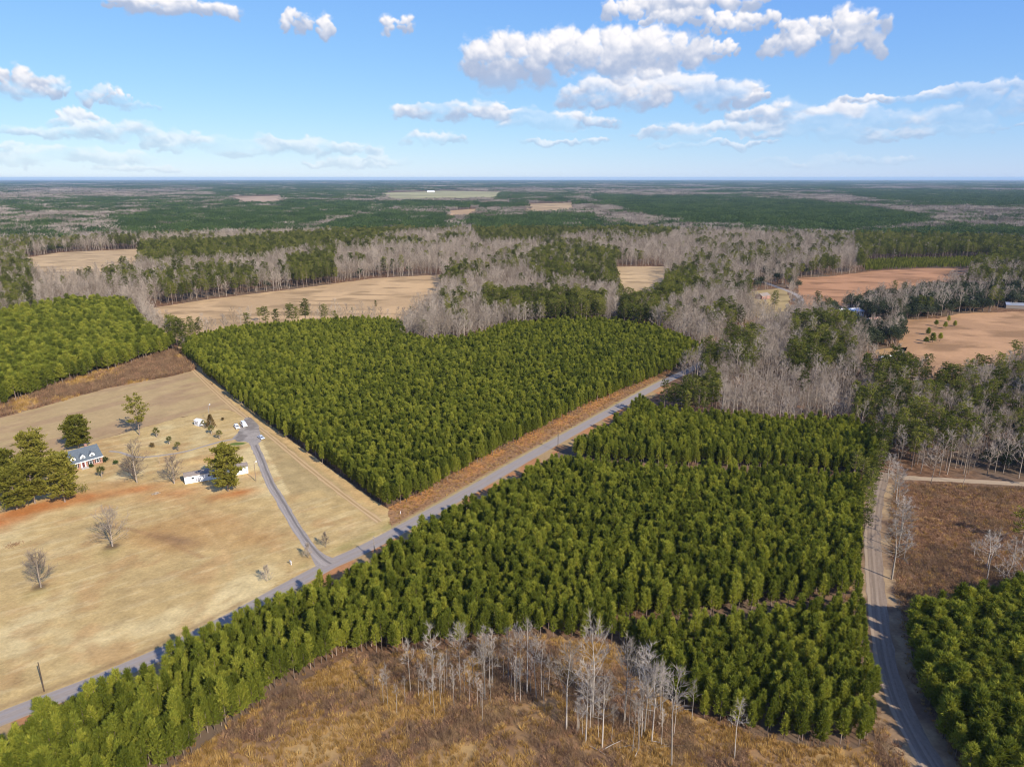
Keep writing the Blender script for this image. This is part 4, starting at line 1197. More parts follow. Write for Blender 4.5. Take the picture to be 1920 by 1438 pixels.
# ------------------------------------------------------------------ leafless trees of the clearing
def height_at(bx, by, ty):
    X_, Y_ = at(bx, by)
    lo, hi = 0.0, 60.0
    for _ in range(40):
        m = (lo + hi) / 2
        if proj(X_, Y_, m)[1] > ty: lo = m
        else: hi = m
    return lo
BIG = [  # base x, y, top y, kind, label
    (1062, 1367, 1204, 0, 'pale leafless tree with forked crown at the left of the clearing thicket'),
    (1098, 1392, 1237, 1, 'pale leafless tree with open twiggy crown in the middle of the clearing thicket'),
    (1129, 1402, 1266, 2, 'nearest pale leafless tree of the clearing thicket with fallen branches at its foot'),
    (1171, 1354, 1196, 0, 'pale leafless tree with leaning trunk behind the clearing thicket'),
    (1111, 1344, 1160, 1, 'tallest leafless tree of the thicket with broad white crown before the pines'),
    (1208, 1372, 1212, 2, 'pale leafless tree in front of the dark pine corner, middle of three'),
    (1222, 1390, 1240, 0, 'pale leafless tree in front of the dark pine corner, right of three'),
    (1259, 1436, 1237, 4, 'tall thin white tree standing alone at the lower edge of the clearing'),
    (1377, 1422, 1301, 5, 'small white sapling standing alone right of the clearing thicket'),
    (811, 1298, 1162, 4, 'tall slim white tree with bushy top at the left of the sapling thicket'),
    (770, 1298, 1192, 3, 'slim white tree at the left end of the sapling thicket'),
    (862, 1277, 1168, 0, 'pale bushy leafless tree in the middle of the sapling thicket'),
    (909, 1310, 1188, 1, 'leaning pale leafless tree at the right of the sapling thicket'),
    (953, 1277, 1170, 3, 'slim white tree just right of the sapling thicket'),
    (988, 1300, 1152, 4, 'tallest slim white tree between the two thickets'),
    (1006, 1310, 1182, 5, 'slim white tree nearest the left of the clearing thicket'),
]
for i, (bx, by, ty, kd, lab) in enumerate(BIG):
    h = height_at(bx, by, ty); hk = 14.0 if kd < 3 else 13.0
    X_, Y_ = at(bx, by); s = h / hk
    tree_thing('leafless_tree', PALE[kd], X_, Y_, s * (1.05 if kd < 3 else 1.15), i * 1.7, lab, 'bare tree', None, s)
sap = random.Random(3)
SAPL = [(719, 1320, 1248), (727, 1322, 1240), (744, 1336, 1278), (785, 1306, 1230), (793, 1312, 1240), (826, 1322, 1236), (838, 1290, 1212), (832, 1300, 1222), (852, 1330, 1262), (871, 1300, 1232),
        (880, 1318, 1252), (889, 1290, 1215), (895, 1322, 1258), (917, 1292, 1192), (921, 1320, 1262), (944, 1275, 1200), (966, 1316, 1224), (976, 1318, 1226), (969, 1290, 1162), (1020, 1322, 1250),
        (1186, 1408, 1305), (1203, 1382, 1258), (1198, 1396, 1280), (1146, 1390, 1318), (1240, 1398, 1322), (1085, 1370, 1300), (700, 1300, 1262), (760, 1318, 1262), (806, 1320, 1266), (862, 1312, 1240), (902, 1330, 1270)]
for _ in range(34):
    bx, by = (sap.gauss(880, 75), sap.gauss(1292, 18)) if sap.random() < .62 else (sap.gauss(1170, 60), sap.gauss(1365, 24))
    SAPL.append((bx, by, by - sap.uniform(45, 112)))
for i, (bx, by, ty) in enumerate(SAPL):
    h = height_at(bx, by, ty); X_, Y_ = at(bx, by); s = h / 13.0
    tree_thing('bare_sapling', PALE[3 + i % 3], X_, Y_, s * 1.0, i * 2.3, 'thin pale leafless sapling among the taller trees of the clearing', 'sapling', 'thin saplings of the clearing', s)
ROADSIDE = [(1672, 1086, 985, 1, 'large white leafless tree leaning over the dirt road'),
            (1684, 1030, 958, 0, 'pale twiggy tree right behind the large white roadside tree'),
            (1690, 990, 930, 2, 'pale twiggy tree halfway along the row beside the dirt road'),
            (1682, 955, 900, 1, 'pale twiggy tree near the lane end of the dirt road row'),
            (1676, 925, 868, 0, 'pale twiggy tree where dirt road meets the sandy lane'),
            (1664, 903, 850, 2, 'slim pale tree at the corner of the wood by the dirt road'),
            (1694, 1050, 985, 3, 'slim pale tree right of the large white roadside tree'), (1688, 1010, 945, 1, 'pale twiggy tree in the middle of the dirt road row'), (1680, 940, 880, 2, 'pale twiggy tree close to the lane end of the dirt road row'),
            (1850, 1066, 1000, 1, 'spreading white leafless tree in the russet scrub above the bushy pines'),
            (1897, 1062, 1008, 0, 'white leafless tree at the right edge of the russet scrub'),
            (1826, 1045, 1012, 2, 'small white leafless tree left of the spreading one in the scrub')]
for i, (bx, by, ty, kd, lab) in enumerate(ROADSIDE):
    h = height_at(bx, by, ty); X_, Y_ = at(bx, by); s = h / 14.0
    tree_thing('leafless_tree', PALE[kd], X_, Y_, s * 1.75, i * 2.1, lab, 'bare tree', None, s)
for i, (px, py, L, a) in enumerate([(1130, 1406, 5, 30), (1105, 1398, 4, -40), (1160, 1402, 5.5, 10), (1230, 1402, 6, 5), (1215, 1388, 4, -20), (1190, 1420, 3.5, 60), (905, 1306, 6, 150)]):
    X_, Y_ = at(px, py)
    c, s_ = math.cos(R(a)), math.sin(R(a))
    m = MB().tube((0, 0, 0.15), (L * c * .5, L * s_ * .5, 0.3), 0.11, 0.08).tube((L * c * .5, L * s_ * .5, 0.3), (L * c, L * s_, 0.2), 0.08, 0.03)
    m.tube((L * c * .6, L * s_ * .6, 0.3), (L * c * .6 - s_ * 1.2, L * s_ * .6 + c * 1.2, 0.6), 0.04, 0.015)
    o = m.build('fallen_branch', M['twig_pale']); o.location = (X_, Y_, 0)
    tag(o, 'pale dead branch lying in the brush below the leafless trees', 'branch', 'dead branches in the clearing')

for i, (px, py, h) in enumerate([(1642, 905, 15), (1630, 930, 13), (1650, 880, 16), (1622, 960, 12), (1612, 925, 13), (1600, 900, 14), (1656, 868, 15), (1635, 862, 17), (1624, 985, 12), (1626, 955, 14), (1634, 925, 15), (1645, 895, 16), (1618, 1010, 11)]):
    X_, Y_ = at(px, py); k_ = MATURE[i % 5]
    tree_thing('corner_pine', k_, X_, Y_, h / 20.0 * 1.15, i * 1.9, 'tall shaggy pine at the far corner of the planted stand beside the dirt road', 'pine tree', 'tall pines at the stand corner by the dirt road', h / 20.0)
# ------------------------------------------------------------------ trees and shrubs of the homestead
def one_tree(name, gen, bark, leaf, px, py, rz, label, cat='pine tree', group=None):
    k_ = Kind(name, gen, M[bark], M[leaf])
    X_, Y_ = at(px, py)
    return tree_thing(name, k_, X_, Y_, 1.0, rz, label, cat, group)
M['yard_pine'] = leafmat('yard_pine_needles', [(0.085, 0.092, 0.016), (0.150, 0.150, 0.024), (0.220, 0.200, 0.034), (0.270, 0.230, 0.045)], 0.33, (0.9, 1.1))
YP = [(122, 941, 17.5, 5.6, 'big rounded pine at the right end of the grove beside the dormer house', 1),
      (66, 944, 16.5, 6.2, 'big rounded pine in the front row of the grove, second from its left end', 2),
      (32, 955, 14.5, 5.2, 'big rounded pine at the lower left end of the grove on orange earth', 3),
      (10, 925, 15.5, 5.6, 'big rounded pine at the back left of the grove', 4),
      (72, 905, 19.5, 6.4, 'tallest big pine at the back of the grove beside the dormer house', 5),
      (148, 842, 13.5, 5.4, 'rounded bushy pine right behind the dormer house', 6),
      (428, 921, 17.0, 5.4, 'big rounded pine hiding the right half of the mobile home', 7)]
for px, py, h, rd, lab, sd in YP:
    one_tree('yard_pine', mature_pine(800 + sd, h, rd * 1.22, 0.13, 70, 8, 14, 1.3, 1.0, 0.36, 0.46), 'bark', 'yard_pine', px, py, sd * 1.3, lab)
one_tree('yard_pine', mature_pine(820, 17.0, 5.6, 0.34, 30, 5, 13, 1.15, 0.85, 0.28, 0.3), 'bark', 'yard_pine', 262, 816, 0.4, 'tall pine with open ragged crown behind the yard trees')
one_tree('edge_pine', mature_pine(821, 15.0, 3.8, 0.3, 34, 4, 10), 'bark', 'pine_mature', 345, 664, 0.9, 'dark pine at the far corner where hay field and pine block meet')
one_tree('scrub_pine', mature_pine(822, 12.0, 4.6, 0.3, 26, 4, 10), 'bark', 'yard_pine', 1915, 1022, 0.3, 'loose crowned pine at the right edge of the russet scrub')
for px, py, h, sp, lab, sd in [(211, 1024, 13.0, 0.52, 'wide bare yard tree on a mulch ring in the middle of the lawn', 1), (77, 1101, 11.0, 0.50, 'bare yard tree on a mulch ring at the left of the lawn', 2),
                               (257, 905, 17.0, 0.40, 'tall bare tree with pale trunk between dormer house and mobile home', 3), (327, 907, 11.0, 0.50, 'low twiggy bare tree just left of the mobile home', 4),
                               (252, 900, 9.0, 0.62, 'low spreading bare tree beside the tall pale trunk', 5)]:
    one_tree('yard_tree', bare_tree(840 + sd, h, sp * 1.12, 0.13, 34, 8, 8, 0.28, 0.040, 0.75, 1.2), 'twig_yard', 'twig_yard', px, py, sd, lab, 'bare tree')
for px, py, lab, sd in [(611, 1026, 'twiggy bare shrub on the right side of the driveway mouth', 1), (578, 1046, 'twiggy bare shrub on the left side of the driveway mouth', 2), (501, 1090, 'lone twiggy bare shrub on the lawn beside the road', 3)]:
    one_tree('roadside_shrub', bare_tree(860 + sd, 5.0, 0.5, 0.04, 34, 6, 7, 0.08, 0.035, 1.2, 0.6), 'twig_yard', 'twig_yard', px, py, sd, lab, 'shrub')
for px, py, s, lab, sd in [(294, 820, 1.25, 'palm tree left of the three along the pale track, below the ragged pine', 1), (318, 833, 1.0, 'small palm tree in the middle of the three along the pale track', 2),
                           (334, 845, 1.1, 'palm tree at the right end of the three along the pale track', 3), (397, 814, 1.15, 'yellowish palm tree between the cedar and the pale track', 4),
                           (412, 823, 1.15, 'palm tree next to where the track meets the parking pad', 5), (382, 802, 1.0, 'small palm tree in front of the white shed', 6), (191, 895, 1.3, 'palm tree on the lawn in front of the dormer house', 7)]:
    k_ = Kind('palm_tree', fronds(870 + sd), M['twig_yard'], M['palm']); X_, Y_ = at(px, py)
    tree_thing('palm_tree', k_, X_, Y_, s, sd, lab, 'palm tree')
def cedar(seed, h, rad, n=700):
    r = np.random.default_rng(seed)
    t = r.random(n) ** 0.8; az = r.random(n) * 6.283
    q = rad * (1 - t) ** 0.8 * r.uniform(0.55, 1.1, n)
    p = np.stack([np.cos(az) * q, np.sin(az) * q, 0.4 + t * (h - 0.9)], 1)
    d = norm(np.stack([np.cos(az) * .6, np.sin(az) * .6, .7 + 0 * t], 1) + r.normal(0, .3, (n, 3)))
    return tubes([((0, 0, 0), (0, 0, h * .9), 0.16, 0.02)], 5), leaf_quads(p, d, r.uniform(.5, .9, n), .32, r), 6
one_tree('cedar_tree', cedar(1, 7.2, 2.3), 'bark', 'cedar', 396, 803, 0, 'brownish cone shaped cedar beside the white shed', 'cedar tree')
for px, py, h, rd, mt, lab, sd in [(198, 866, 1.9, 1.2, 'shrub', 'round dark green shrub at the right corner of the dormer house', 1), (216, 871, 1.6, 1.2, 'shrub', 'round dark green shrub standing alone right of the dormer house', 2),
                                   (155, 922, 3.0, 2.9, 'yard_pine', 'wide green bush at the right foot of the pine grove', 3), (285, 838, 1.6, 1.5, 'cedar', 'low brown bush below the tall ragged pine', 4),
                                   (172, 876, 1.1, 1.1, 'shrub', 'low dark shrub beside the front steps of the dormer house', 5), (418, 788, 1.4, 0.5, 'cedar', 'small dark upright bush between cedar and parked cars', 6)]:
    one_tree('garden_bush', round_tree(880 + sd, h, rd, 320, 0.42, 0.08, 14, 0.05), 'bark', mt, px, py, sd, lab, 'bush')
for i, (px, py, s) in enumerate([(1740, 628, 3.4), (1755, 612, 3.0), (1772, 616, 3.0), (1748, 642, 3.8), (1762, 640, 3.2), (1778, 604, 2.6), (1790, 612, 2.8), (1736, 645, 3.0)]):
    k_ = PINES[i % 6]; X_, Y_ = at(px, py)
    tree_thing('pine_sapling', k_, X_, Y_, s * 0.50, i, 'small yellowish pine sapling in the cluster on the broom field', 'pine tree', 'saplings on the broom field', s * 0.22)
for i, (px, py, s) in enumerate([(487, 604, .9), (492, 602, .8), (770, 590, .5), (705, 583, .6), (600, 588, .4), (660, 586, .35)]):
    X_, Y_ = at(px, py, 0)
    tree_thing('hedgerow_pine', MATURE[i % 5], X_, Y_, s * 0.75, i, 'small dark pine behind the far edge of the pine block, before the tan meadow', 'pine tree', 'small pines before the meadow', s * 0.75)

# ------------------------------------------------------------------ buildings
M['brick'] = simple('house_brick', (0.36, 0.20, 0.15), 0.9, 0.1, 0.2, 6.0)
M['white'] = simple('white_paint', (0.80, 0.80, 0.79), 0.6, 0.3, 0.03)
M['siding'] = simple('white_siding', (0.80, 0.80, 0.80), 0.55, 0.3, 0.03, 1.0)
M['shingle'] = simple('slate_shingle', (0.105, 0.125, 0.145), 0.9, 0.15, 0.15, 3.0)
M['shingle2'] = simple('blue_grey_roof', (0.17, 0.20, 0.235), 0.8, 0.2, 0.12, 2.0)
M['roof_tan'] = simple('tan_shingle', (0.25, 0.205, 0.17), 0.9, 0.1, 0.18, 3.0)
M['glass'] = simple('window_glass', (0.03, 0.04, 0.05), 0.08, 0.6, 0.02)
M['shutter'] = simple('dark_shutter', (0.05, 0.04, 0.045), 0.6)
M['door'] = simple('dark_red_door', (0.12, 0.03, 0.03), 0.5)
M['wood'] = simple('weathered_wood', (0.25, 0.19, 0.14), 0.9, 0.1, 0.25, 3.0)
M['polewood'] = simple('pole_wood', (0.33, 0.27, 0.21), 0.9, 0.1, 0.2, 2.0)
M['darkpole'] = simple('dark_pole_wood', (0.10, 0.07, 0.05), 0.9, 0.1, 0.2, 2.0)
M['metal'] = simple('grey_metal', (0.45, 0.46, 0.48), 0.4, 0.5, 0.05, 2.0, 0.6)
M['concrete'] = simple('concrete', (0.42, 0.38, 0.33), 0.9, 0.1, 0.12)

def dormer_house():
    A_, B_ = at(118.6, 875.5, 2.9), at(193.2, 855.0, 2.9)
    L = math.hypot(B_[0] - A_[0], B_[1] - A_[1]); th = math.atan2(B_[1] - A_[1], B_[0] - A_[0])
    D = 8.6
    nx, ny = -math.sin(th), math.cos(th)
    e = empty('dormer_house', ((A_[0] + B_[0]) / 2 + nx * (D / 2 + .35), (A_[1] + B_[1]) / 2 + ny * (D / 2 + .35), 0), th)
    tag(e, 'white trimmed house with grey roof and three white dormers beside the pine grove', 'house')
    hw, hd, wz = L / 2 - 0.3, D / 2, 2.9
    rz = wz + (hd + .35) * 0.92
    MB().prismx([(-hd, 0), (hd, 0), (hd, wz), (0, rz - .35), (-hd, wz)], -hw, hw).build('wall', M['brick'], e)
    o = hd + 0.45
    rf = MB().prismx([(-o, wz - .08), (0, rz), (0, rz + .16), (-o - .02, wz + .10)], -hw - .35, hw + .35).prismx([(o, wz - .08), (o + .02, wz + .10), (0.001, rz + .16), (0.001, rz)], -hw - .35, hw + .35).build('roof', M['shingle'], e)
    MB().box(-hw - .37, hw + .37, -o - .10, -o - .02, wz - .22, wz + .12).build('gutter', M['white'], rf)
    MB().box(hw - 4.2, hw - 3.3, 0.6, 1.4, rz - 1.0, rz + 1.0).build('chimney', M['brick'], rf)
    # rear wing
    MB().prism([(-hw + .4, 0), (-hw + 7.4, 0), (-hw + 7.4, 2.5), (-hw + 3.9, 4.0), (-hw + .4, 2.5)], hd + .02, hd + 6.5).build('rear_wing', M['siding'], e)
    MB().prism([(-hw, 2.45), (-hw + 3.9, 4.15), (-hw + 3.9, 4.3), (-hw - .02, 2.6)], hd - 1.2, hd + 6.8).prism([(-hw + 7.8, 2.45), (-hw + 7.82, 2.6), (-hw + 3.901, 4.3), (-hw + 3.901, 4.15)], hd - 1.2, hd + 6.8).build('wing_roof', M['shingle2'], e)
    for k_ in range(3):
        x = hw - 3.4 - k_ * 3.65
        y0 = -hd + 0.55
        zb = wz + 0.35
        d = MB().prism([(x - 1.0, zb), (x + 1.0, zb), (x + 1.0, zb + 1.45), (x, zb + 2.35), (x - 1.0, zb + 1.45)], y0, y0 + 2.6).build('dormer', M['white'], e)
        MB().prism([(x - 1.22, zb + 1.34), (x, zb + 2.42), (x, zb + 2.56), (x - 1.26, zb + 1.46)], y0 - .15, y0 + 3.0).prism([(x + 1.22, zb + 1.34), (x + 1.26, zb + 1.46), (x + .001, zb + 2.56), (x + .001, zb + 2.42)], y0 - .15, y0 + 3.0).build('dormer_roof', M['shingle'], d)
        MB().box(x - .38, x + .38, y0 - .03, y0 + .05, zb + .35, zb + 1.35).build('pane', M['glass'], d)
        MB().box(x - .45, x + .45, y0 - .05, y0 - .031, zb + .82, zb + .88).box(x - .03, x + .03, y0 - .055, y0 - .032, zb + .35, zb + 1.35).build('window_bar', M['white'], d)
    yf = -hd
    for x in (hw - 1.9, hw - 4.6, hw - 10.2, hw - 12.9):
        w = MB().box(x - .62, x + .62, yf - .06, yf + .04, 0.75, 2.45).build('window', M['white'], e)
        MB().box(x - .48, x + .48, yf - .09, yf - .062, 0.88, 1.56).box(x - .48, x + .48, yf - .09, yf - .062, 1.64, 2.32).build('pane', M['glass'], w)
        for s in (-1, 1):
            MB().box(x + s * .88 - .2, x + s * .88 + .2, yf - .07, yf + .03, 0.75, 2.45).build('shutter', M['shutter'], e)
    x = hw - 7.4
    dr = MB().box(x - .95, x + .95, yf - .08, yf + .03, 0.3, 2.7).build('door_surround', M['white'], e)
    MB().box(x - .48, x + .48, yf - .12, yf - .082, 0.35, 2.35).build('door', M['door'], dr)
    st = MB().box(x - 1.4, x + 1.4, yf - 1.6, yf - .02, 0, .3).box(x - 1.4, x + 1.4, yf - 2.0, yf - 1.602, 0, .15).build('steps', M['concrete'], e)
dormer_house()

def mobile_home():
    A_, B_ = at(347, 908), at(466, 887)
    L = math.hypot(B_[0] - A_[0], B_[1] - A_[1]); th = math.atan2(B_[1] - A_[1], B_[0] - A_[0])
    e = empty('mobile_home', (A_[0], A_[1], 0), th)
    tag(e, 'long white mobile home with tan roof half hidden by a big pine', 'mobile home')
    D, wz = 4.6, 3.05
    MB().prismx([(0, 0.55), (D, 0.55), (D, wz), (D / 2, wz + .75), (0, wz)], 0, L).build('wall', M['siding'], e)
    MB().box(0.05, L - .05, 0.05, D - .05, 0.0, 0.55).build('skirting', M['white'], e)
    MB().prismx([(-.2, wz - .03), (D / 2, wz + .82), (D / 2, wz + .92), (-.22, wz + .07)], -.2, L + .2).prismx([(D + .2, wz - .03), (D + .22, wz + .07), (D / 2 + .001, wz + .92), (D / 2 + .001, wz + .82)], -.2, L + .2).build('roof', M['roof_tan'], e)
    for x in (3.0, 9.0, 12.0, 18.5, 21.0):
        w = MB().box(x - .55, x + .55, -.05, .03, 1.6, 2.45).build('window', M['white'], e)
        MB().box(x - .45, x + .45, -.08, -.052, 1.68, 2.37).build('pane', M['glass'], w)
    d = MB().box(14.4, 15.4, -.06, .03, 0.7, 2.75).build('door', M['metal'], e)
    MB().box(14.5, 14.58, -.12, -.062, 1.6, 1.72).build('handle', M['shutter'], d)
    MB().box(13.6, 16.2, -1.8, -.1, .5, .65).box(14.2, 15.6, -2.2, -1.802, 0, .35).box(13.7, 13.8, -1.7, -1.6, 0, .5).box(16.0, 16.1, -1.7, -1.6, 0, .5).build('deck', M['wood'], e)
mobile_home()

def shed(px, py, th, w, d, h, label, roofm='white', wallm='siding', name='shed', win=True, pitch=.18):
    X_, Y_ = at(px, py)
    e = empty(name, (X_, Y_, 0), R(th)); tag(e, label, 'shed' if name == 'shed' else 'house')
    MB().prismx([(-d / 2, 0), (d / 2, 0), (d / 2, h), (0, h + d * pitch), (-d / 2, h)], -w / 2, w / 2).build('wall', M[wallm], e)
    MB().prismx([(-d / 2 - .15, h - .03), (0, h + d * pitch + .03), (0, h + d * pitch + .12), (-d / 2 - .16, h + .06)], -w / 2 - .15, w / 2 + .15).prismx([(d / 2 + .15, h - .03), (d / 2 + .16, h + .06), (.001, h + d * pitch + .12), (.001, h + d * pitch + .03)], -w / 2 - .15, w / 2 + .15).build('roof', M[roofm], e)
    if win:
        n = max(1, int(w / 3.5))
        for i in range(n):
            x = (i + .5) * w / n - w / 2
            wn = MB().box(x - .5, x + .5, -d / 2 - .05, -d / 2 + .03, h * .4, h * .8).build('window', M['white'], e)
            MB().box(x - .42, x + .42, -d / 2 - .08, -d / 2 - .052, h * .43, h * .77).build('pane', M['glass'], wn)
    return e
e = shed(374, 797, -35, 3.6, 3.0, 2.5, 'small white shed with pale roof beside the brown cedar')
MB().box(-1.85, -1.79, -.6, .6, .1, 2.0).build('door', M['shutter'], e)
shed(1592, 592, 10, 22, 9, 4.5, 'white house among dark oaks below the russet field', 'white', 'siding', 'country_house', True, .22)
shed(1430, 560, 35, 13, 8, 3.2, 'brown house in the trees left of the far road', 'roof_tan', 'brick', 'country_house', True, .3)
shed(1638, 606, 20, 11, 7, 2.8, 'small house with red brown roof beside the dark oaks', 'brick', 'siding', 'country_house', True, .3)
shed(1660, 676, 5, 8.5, 4.0, 2.6, 'small white outbuilding at the edge of the grey woods', 'white', 'siding', 'shed', True, .2)
shed(1912, 578, -20, 24, 8, 3.0, 'long low building with pale blue roof at the far right', 'metal', 'roof_tan', 'farm_building', False, .25)
bpy.data.objects['farm_building']['category'] = 'building'
for i, (px, py, w, lab) in enumerate([(515, 361.5, 34, 'tiny white farmhouse beside the far green field'), (808, 361, 60, 'white farm buildings on the far green field'), (265, 361.5, 40, 'tiny white building in the far left forest')]):
    X_, Y_ = at(px, py)
    if i == 1:
        shed(px, py, 0, w, 20, 7, lab, 'white', 'siding', 'farm_house', False, .3)
        bpy.data.objects['farm_house']['category'] = 'house'

# ------------------------------------------------------------------ vehicles
M['tyre'] = simple('tyre_rubber', (0.02, 0.02, 0.02), 0.9)
M['rim'] = simple('wheel_rim', (0.5, 0.5, 0.52), 0.3, 0.5, 0.03, 2, 0.8)
M['lamp'] = simple('head_lamp', (0.75, 0.77, 0.8), 0.15, 0.6)
M['tail'] = simple('tail_lamp', (0.35, 0.02, 0.02), 0.2, 0.6)
def car(px, py, d, paint, kind, label, cat):
    X_, Y_ = at(px, py)
    e = empty({'van': 'parked_van', 'suv': 'parked_suv', 'sedan': 'parked_car'}[kind], (X_, Y_, 0), d); tag(e, label, cat)
    m = simple('paint_' + kind + str(int(px)), paint, 0.3, 0.5, 0.02, 1, 0.0, 0.6)
    if kind == 'van':
        L, Wd, low, hood, cab = 5.6, 2.0, 1.15, 1.35, [(-2.72, 1.14), (1.72, 1.14), (1.10, 2.05), (-2.55, 2.10)]
        gl = [(1.62, 1.22), (1.10, 1.96)]; hd = 2.78
    elif kind == 'suv':
        L, Wd, low, hood, cab = 4.9, 1.92, 0.98, 1.08, [(-2.35, 0.97), (1.05, 0.97), (0.35, 1.68), (-2.05, 1.74)]
        gl = [(0.98, 1.02), (0.36, 1.62)]; hd = 2.42
    else:
        L, Wd, low, hood, cab = 4.7, 1.82, 0.84, 0.92, [(-1.75, 0.83), (1.0, 0.83), (0.25, 1.40), (-1.05, 1.42)]
        gl = [(0.93, 0.88), (0.26, 1.35)]; hd = 2.32
    w = Wd / 2
    MB().prism([(-L / 2, .38), (-L / 2 + .15, .28), (L / 2 - .2, .28), (L / 2, .42), (L / 2 - .04, low - .22), (L / 2 - .3, low - .08), (cab[1][0], low + .02), (-L / 2 + .08, low), (-L / 2, low - .15)], -w, w).build('body', m, e, 0.07)
    c = MB()
    wi = w - .1; wt_ = w - .26
    vs = []
    for (x, z), ww in zip(cab, (wi, wi, wt_, wt_)):
        vs += [(x, -ww, z), (x, ww, z)]
    c.add(vs, [(0, 2, 4, 6), (1, 7, 5, 3), (0, 6, 7, 1), (6, 4, 5, 7), (4, 2, 3, 5), (0, 1, 3, 2)])
    cb = c.build('cabin', m, e, 0.06)
    def onpl(x0, x1, f0, f1, s):     # a side pane
        def P(x, f):
            zb, zt = cab[0][1], cab[2][1]
            return (x, s * (wi + (wt_ - wi) * f + .012), zb + (zt - zb) * f)
        return MB().add([P(x0, f0), P(x1, f0), P(x1 - .28 * (f1 - f0), f1), P(x0 + .1, f1)], [(0, 1, 2, 3)] if s < 0 else [(3, 2, 1, 0)])
    xa, xb = cab[3][0] + .1, cab[1][0] - .35
    n = 3 if kind != 'sedan' else 2
    for s in (-1, 1):
        for i in range(n):
            x0 = xa + (xb - xa) * i / n + .05; x1 = xa + (xb - xa) * (i + 1) / n - .03
            onpl(x0, x1, .15, .82, s).build('side_window', M['glass'], cb)
    (x0, z0), (x1, z1) = gl
    MB().add([(x0 + .04, -wi + .1, z0), (x0 + .04, wi - .1, z0), (x1 + .04, wt_ - .06, z1), (x1 + .04, -wt_ + .06, z1)], [(0, 1, 2, 3)]).build('windscreen', M['glass'], cb)
    (x0, z0), (x1, z1) = cab[0], cab[3]
    f = lambda t, off: (x0 + (x1 - x0) * t - .03, off, z0 + (z1 - z0) * t)
    MB().add([f(.2, wi - .15), f(.2, -wi + .15), f(.8, -wt_ + .1), f(.8, wt_ - .1)], [(0, 1, 2, 3)]).build('rear_window', M['glass'], cb)
    for s in (-1, 1):
        MB().box(hd - .02, hd + .05, s * (w - .3) - .18, s * (w - .3) + .18, low - .32, low - .16).build('headlight', M['lamp'], e)
        MB().box(-L / 2 - .03, -L / 2 + .04, s * (w - .22) - .12, s * (w - .22) + .12, low - .35, low - .1).build('tail_light', M['tail'], e)
        for x in (-L * .31, L * .31):
            wh = MB().tube((x, s * (w - .20), .34), (x, s * (w + .02), .34), .34, .34, 14).build('wheel', M['tyre'], e)
            MB().tube((x, s * (w + .021), .34), (x, s * (w + .03), .34), .2, .2, 10).build('rim', M['rim'], wh)
    return e
def heading(px, py, dx, dy):
    a = at(px - dx, py - dy); b = at(px + dx, py + dy); return math.atan2(b[1] - a[1], b[0] - a[0])
car(457.5, 798.5, heading(457, 798, 5, 5.2), (0.80, 0.80, 0.79), 'van', 'white van parked at the top of the gravel pad, right of two', 'van')
car(444.5, 802.5, heading(444, 802, 5, 5.4), (0.78, 0.78, 0.77), 'suv', 'white sport utility car parked left of the white van', 'car')
car(490.0, 822.0, heading(490, 822, 4.5, 3.0), (0.50, 0.53, 0.57), 'sedan', 'silver sedan parked on grass right of the driveway', 'car')
car(1489, 564, heading(1489, 564, 2, 6), (0.03, 0.03, 0.035), 'suv', 'dark car driving on the far stretch of the paved road', 'car')
car(1651, 577, 0.4, (0.7, 0.7, 0.72), 'suv', 'pale car parked beside the dark oaks of the white house', 'car')

# ------------------------------------------------------------------ poles and small things
def pole(px, py, h, mat, label, arm=None, lamp=False, name='utility_pole', cat='pole', rad=.15):
    X_, Y_ = at(px, py)
    e = empty(name, (X_, Y_, 0), 0.9); tag(e, label, cat)
    MB().tube((0, 0, 0), (0, 0, h), rad, rad * .7, 8).build('shaft', M[mat], e)
    if arm:
        MB().box(-arm / 2, arm / 2, -.06, .06, h - .75, h - .63).build('crossarm', M[mat], e)
        for x in (-arm / 2 + .12, 0.3, arm / 2 - .12):
            MB().tube((x, 0, h - .63), (x, 0, h - .42), .06, .04, 6).build('insulator', M['metal'], e)
    if lamp:
        MB().tube((0, 0, h - .35), (.9, 0, h + .05), .04, .04, 6).build('bracket', M['metal'], e)
        lh = MB().tube((.9, 0, h - .05), (.9, 0, h + .2), .32, .22, 10).build('lamp_head', M['white'], e)
        MB().tube((.9, 0, h - .28), (.9, 0, h - .051), .15, .26, 10).build('lens', M['lamp'], lh)
pole(703, 1051, 8.5, 'polewood', 'pale wooden utility pole beside the paved road near the driveway mouth', 1.2)
pole(83, 1296, 8.0, 'darkpole', 'dark wooden pole at the lower left end of the lawn', None)
pole(480, 902, 8.0, 'wood', 'brown pole with white lamp beside the driveway', None, True, 'yard_lamp', 'lamp post')
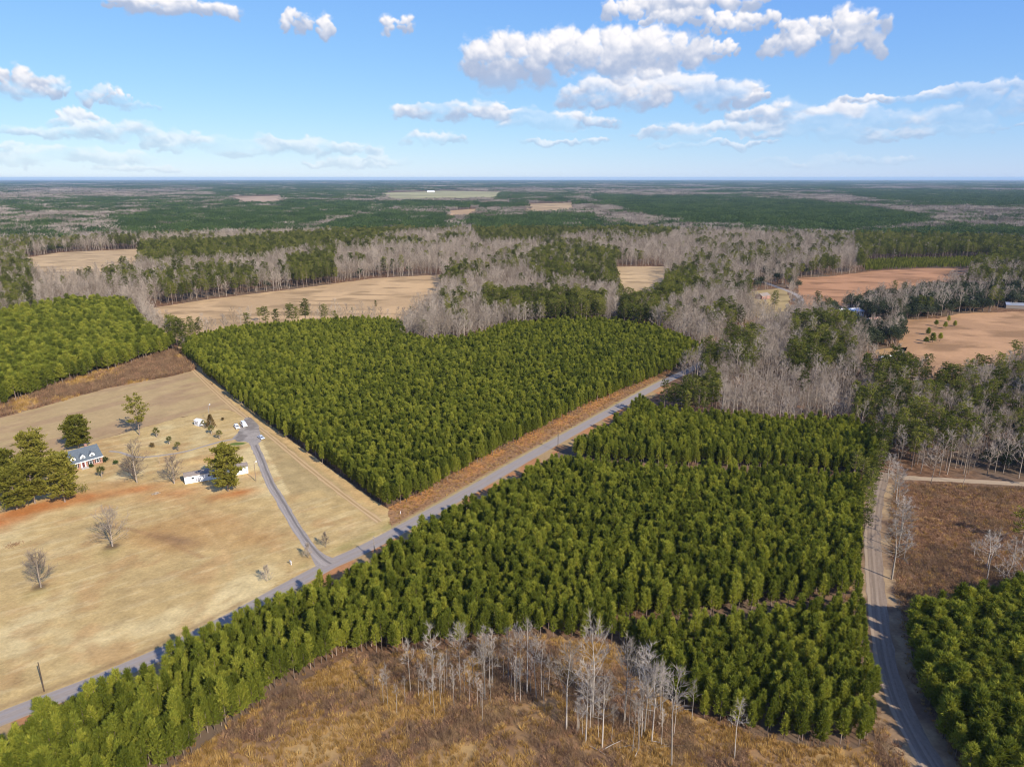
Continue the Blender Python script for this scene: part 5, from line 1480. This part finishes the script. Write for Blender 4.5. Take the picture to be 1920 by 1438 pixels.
pole(394, 792, 9.0, 'metal', 'grey pole with white lamp standing behind the brown cedar', None, True, 'yard_lamp', 'lamp post', .11)
pole(1046, 846, 8.0, 'darkpole', 'dark utility pole beside the road at the gap in the pines', 1.2)
pole(299, 869, 5.0, 'polewood', 'thin pale pole beside the track between the palms', None, False, 'yard_pole', 'pole', .07)
pole(1535, 562, 9.0, 'polewood', 'pale pole beside the far road near the russet field', 1.2)
def mailbox(px, py):
    X_, Y_ = at(px, py); e = empty('mailbox', (X_, Y_, 0), 2.4); tag(e, 'white mailbox on a white post by the road left of the driveway', 'mailbox')
    MB().box(-.09, .09, -.09, .09, 0, 1.5).build('post', M['white'], e)
    MB().prismx([(-.18, 1.05), (.18, 1.05), (.18, 1.25), (.1, 1.4), (-.1, 1.4), (-.18, 1.25)], .12, .75).build('box', M['metal'], e)
    MB().box(-.5, .8, -.07, .07, .92, 1.03).build('arm', M['white'], e)
mailbox(546, 1059)
for i, (px, py, lab) in enumerate([(751, 964, 'short white marker post at the corner of the pine block'), (713, 1052, 'small white marker post at the roadside by the utility pole')]):
    X_, Y_ = at(px, py); e = empty('marker_post', (X_, Y_, 0)); tag(e, lab, 'post')
    MB().box(-.1, .1, -.06, .06, 0, 1.3).build('post', M['white'], e); MB().box(-.11, .11, -.07, .07, 1.3, 1.42).build('cap', M['tail'], e)
for i, (px, py, s, lab) in enumerate([(292, 926, 1.1, 'grey brush pile on bare ground left below the mobile home'), (24, 1022, 2.9, 'low oval bed of dead plants at the left edge of the lawn')]):
    X_, Y_ = at(px, py)
    me = mesh_tris('plant_bed', *blades(np.stack([rng.normal(0, s * .5, 260), rng.normal(0, s * .38, 260), 0 * rng.random(260)], 1), norm(rng.normal(0, .5, (260, 3)) + np.array([0, 0, .9])), rng.uniform(.3, .7, 260), .16, rng)); add_rnd(me, 9)
    o = link_mesh('brush_pile' if i == 0 else 'plant_bed', me, None, [M['twig_yard'] if i == 0 else M['brush']]); o.location = (X_, Y_, 0.02); o.rotation_euler = (0, 0, .6)
    tag(o, lab, 'brush pile' if i == 0 else 'plant bed')
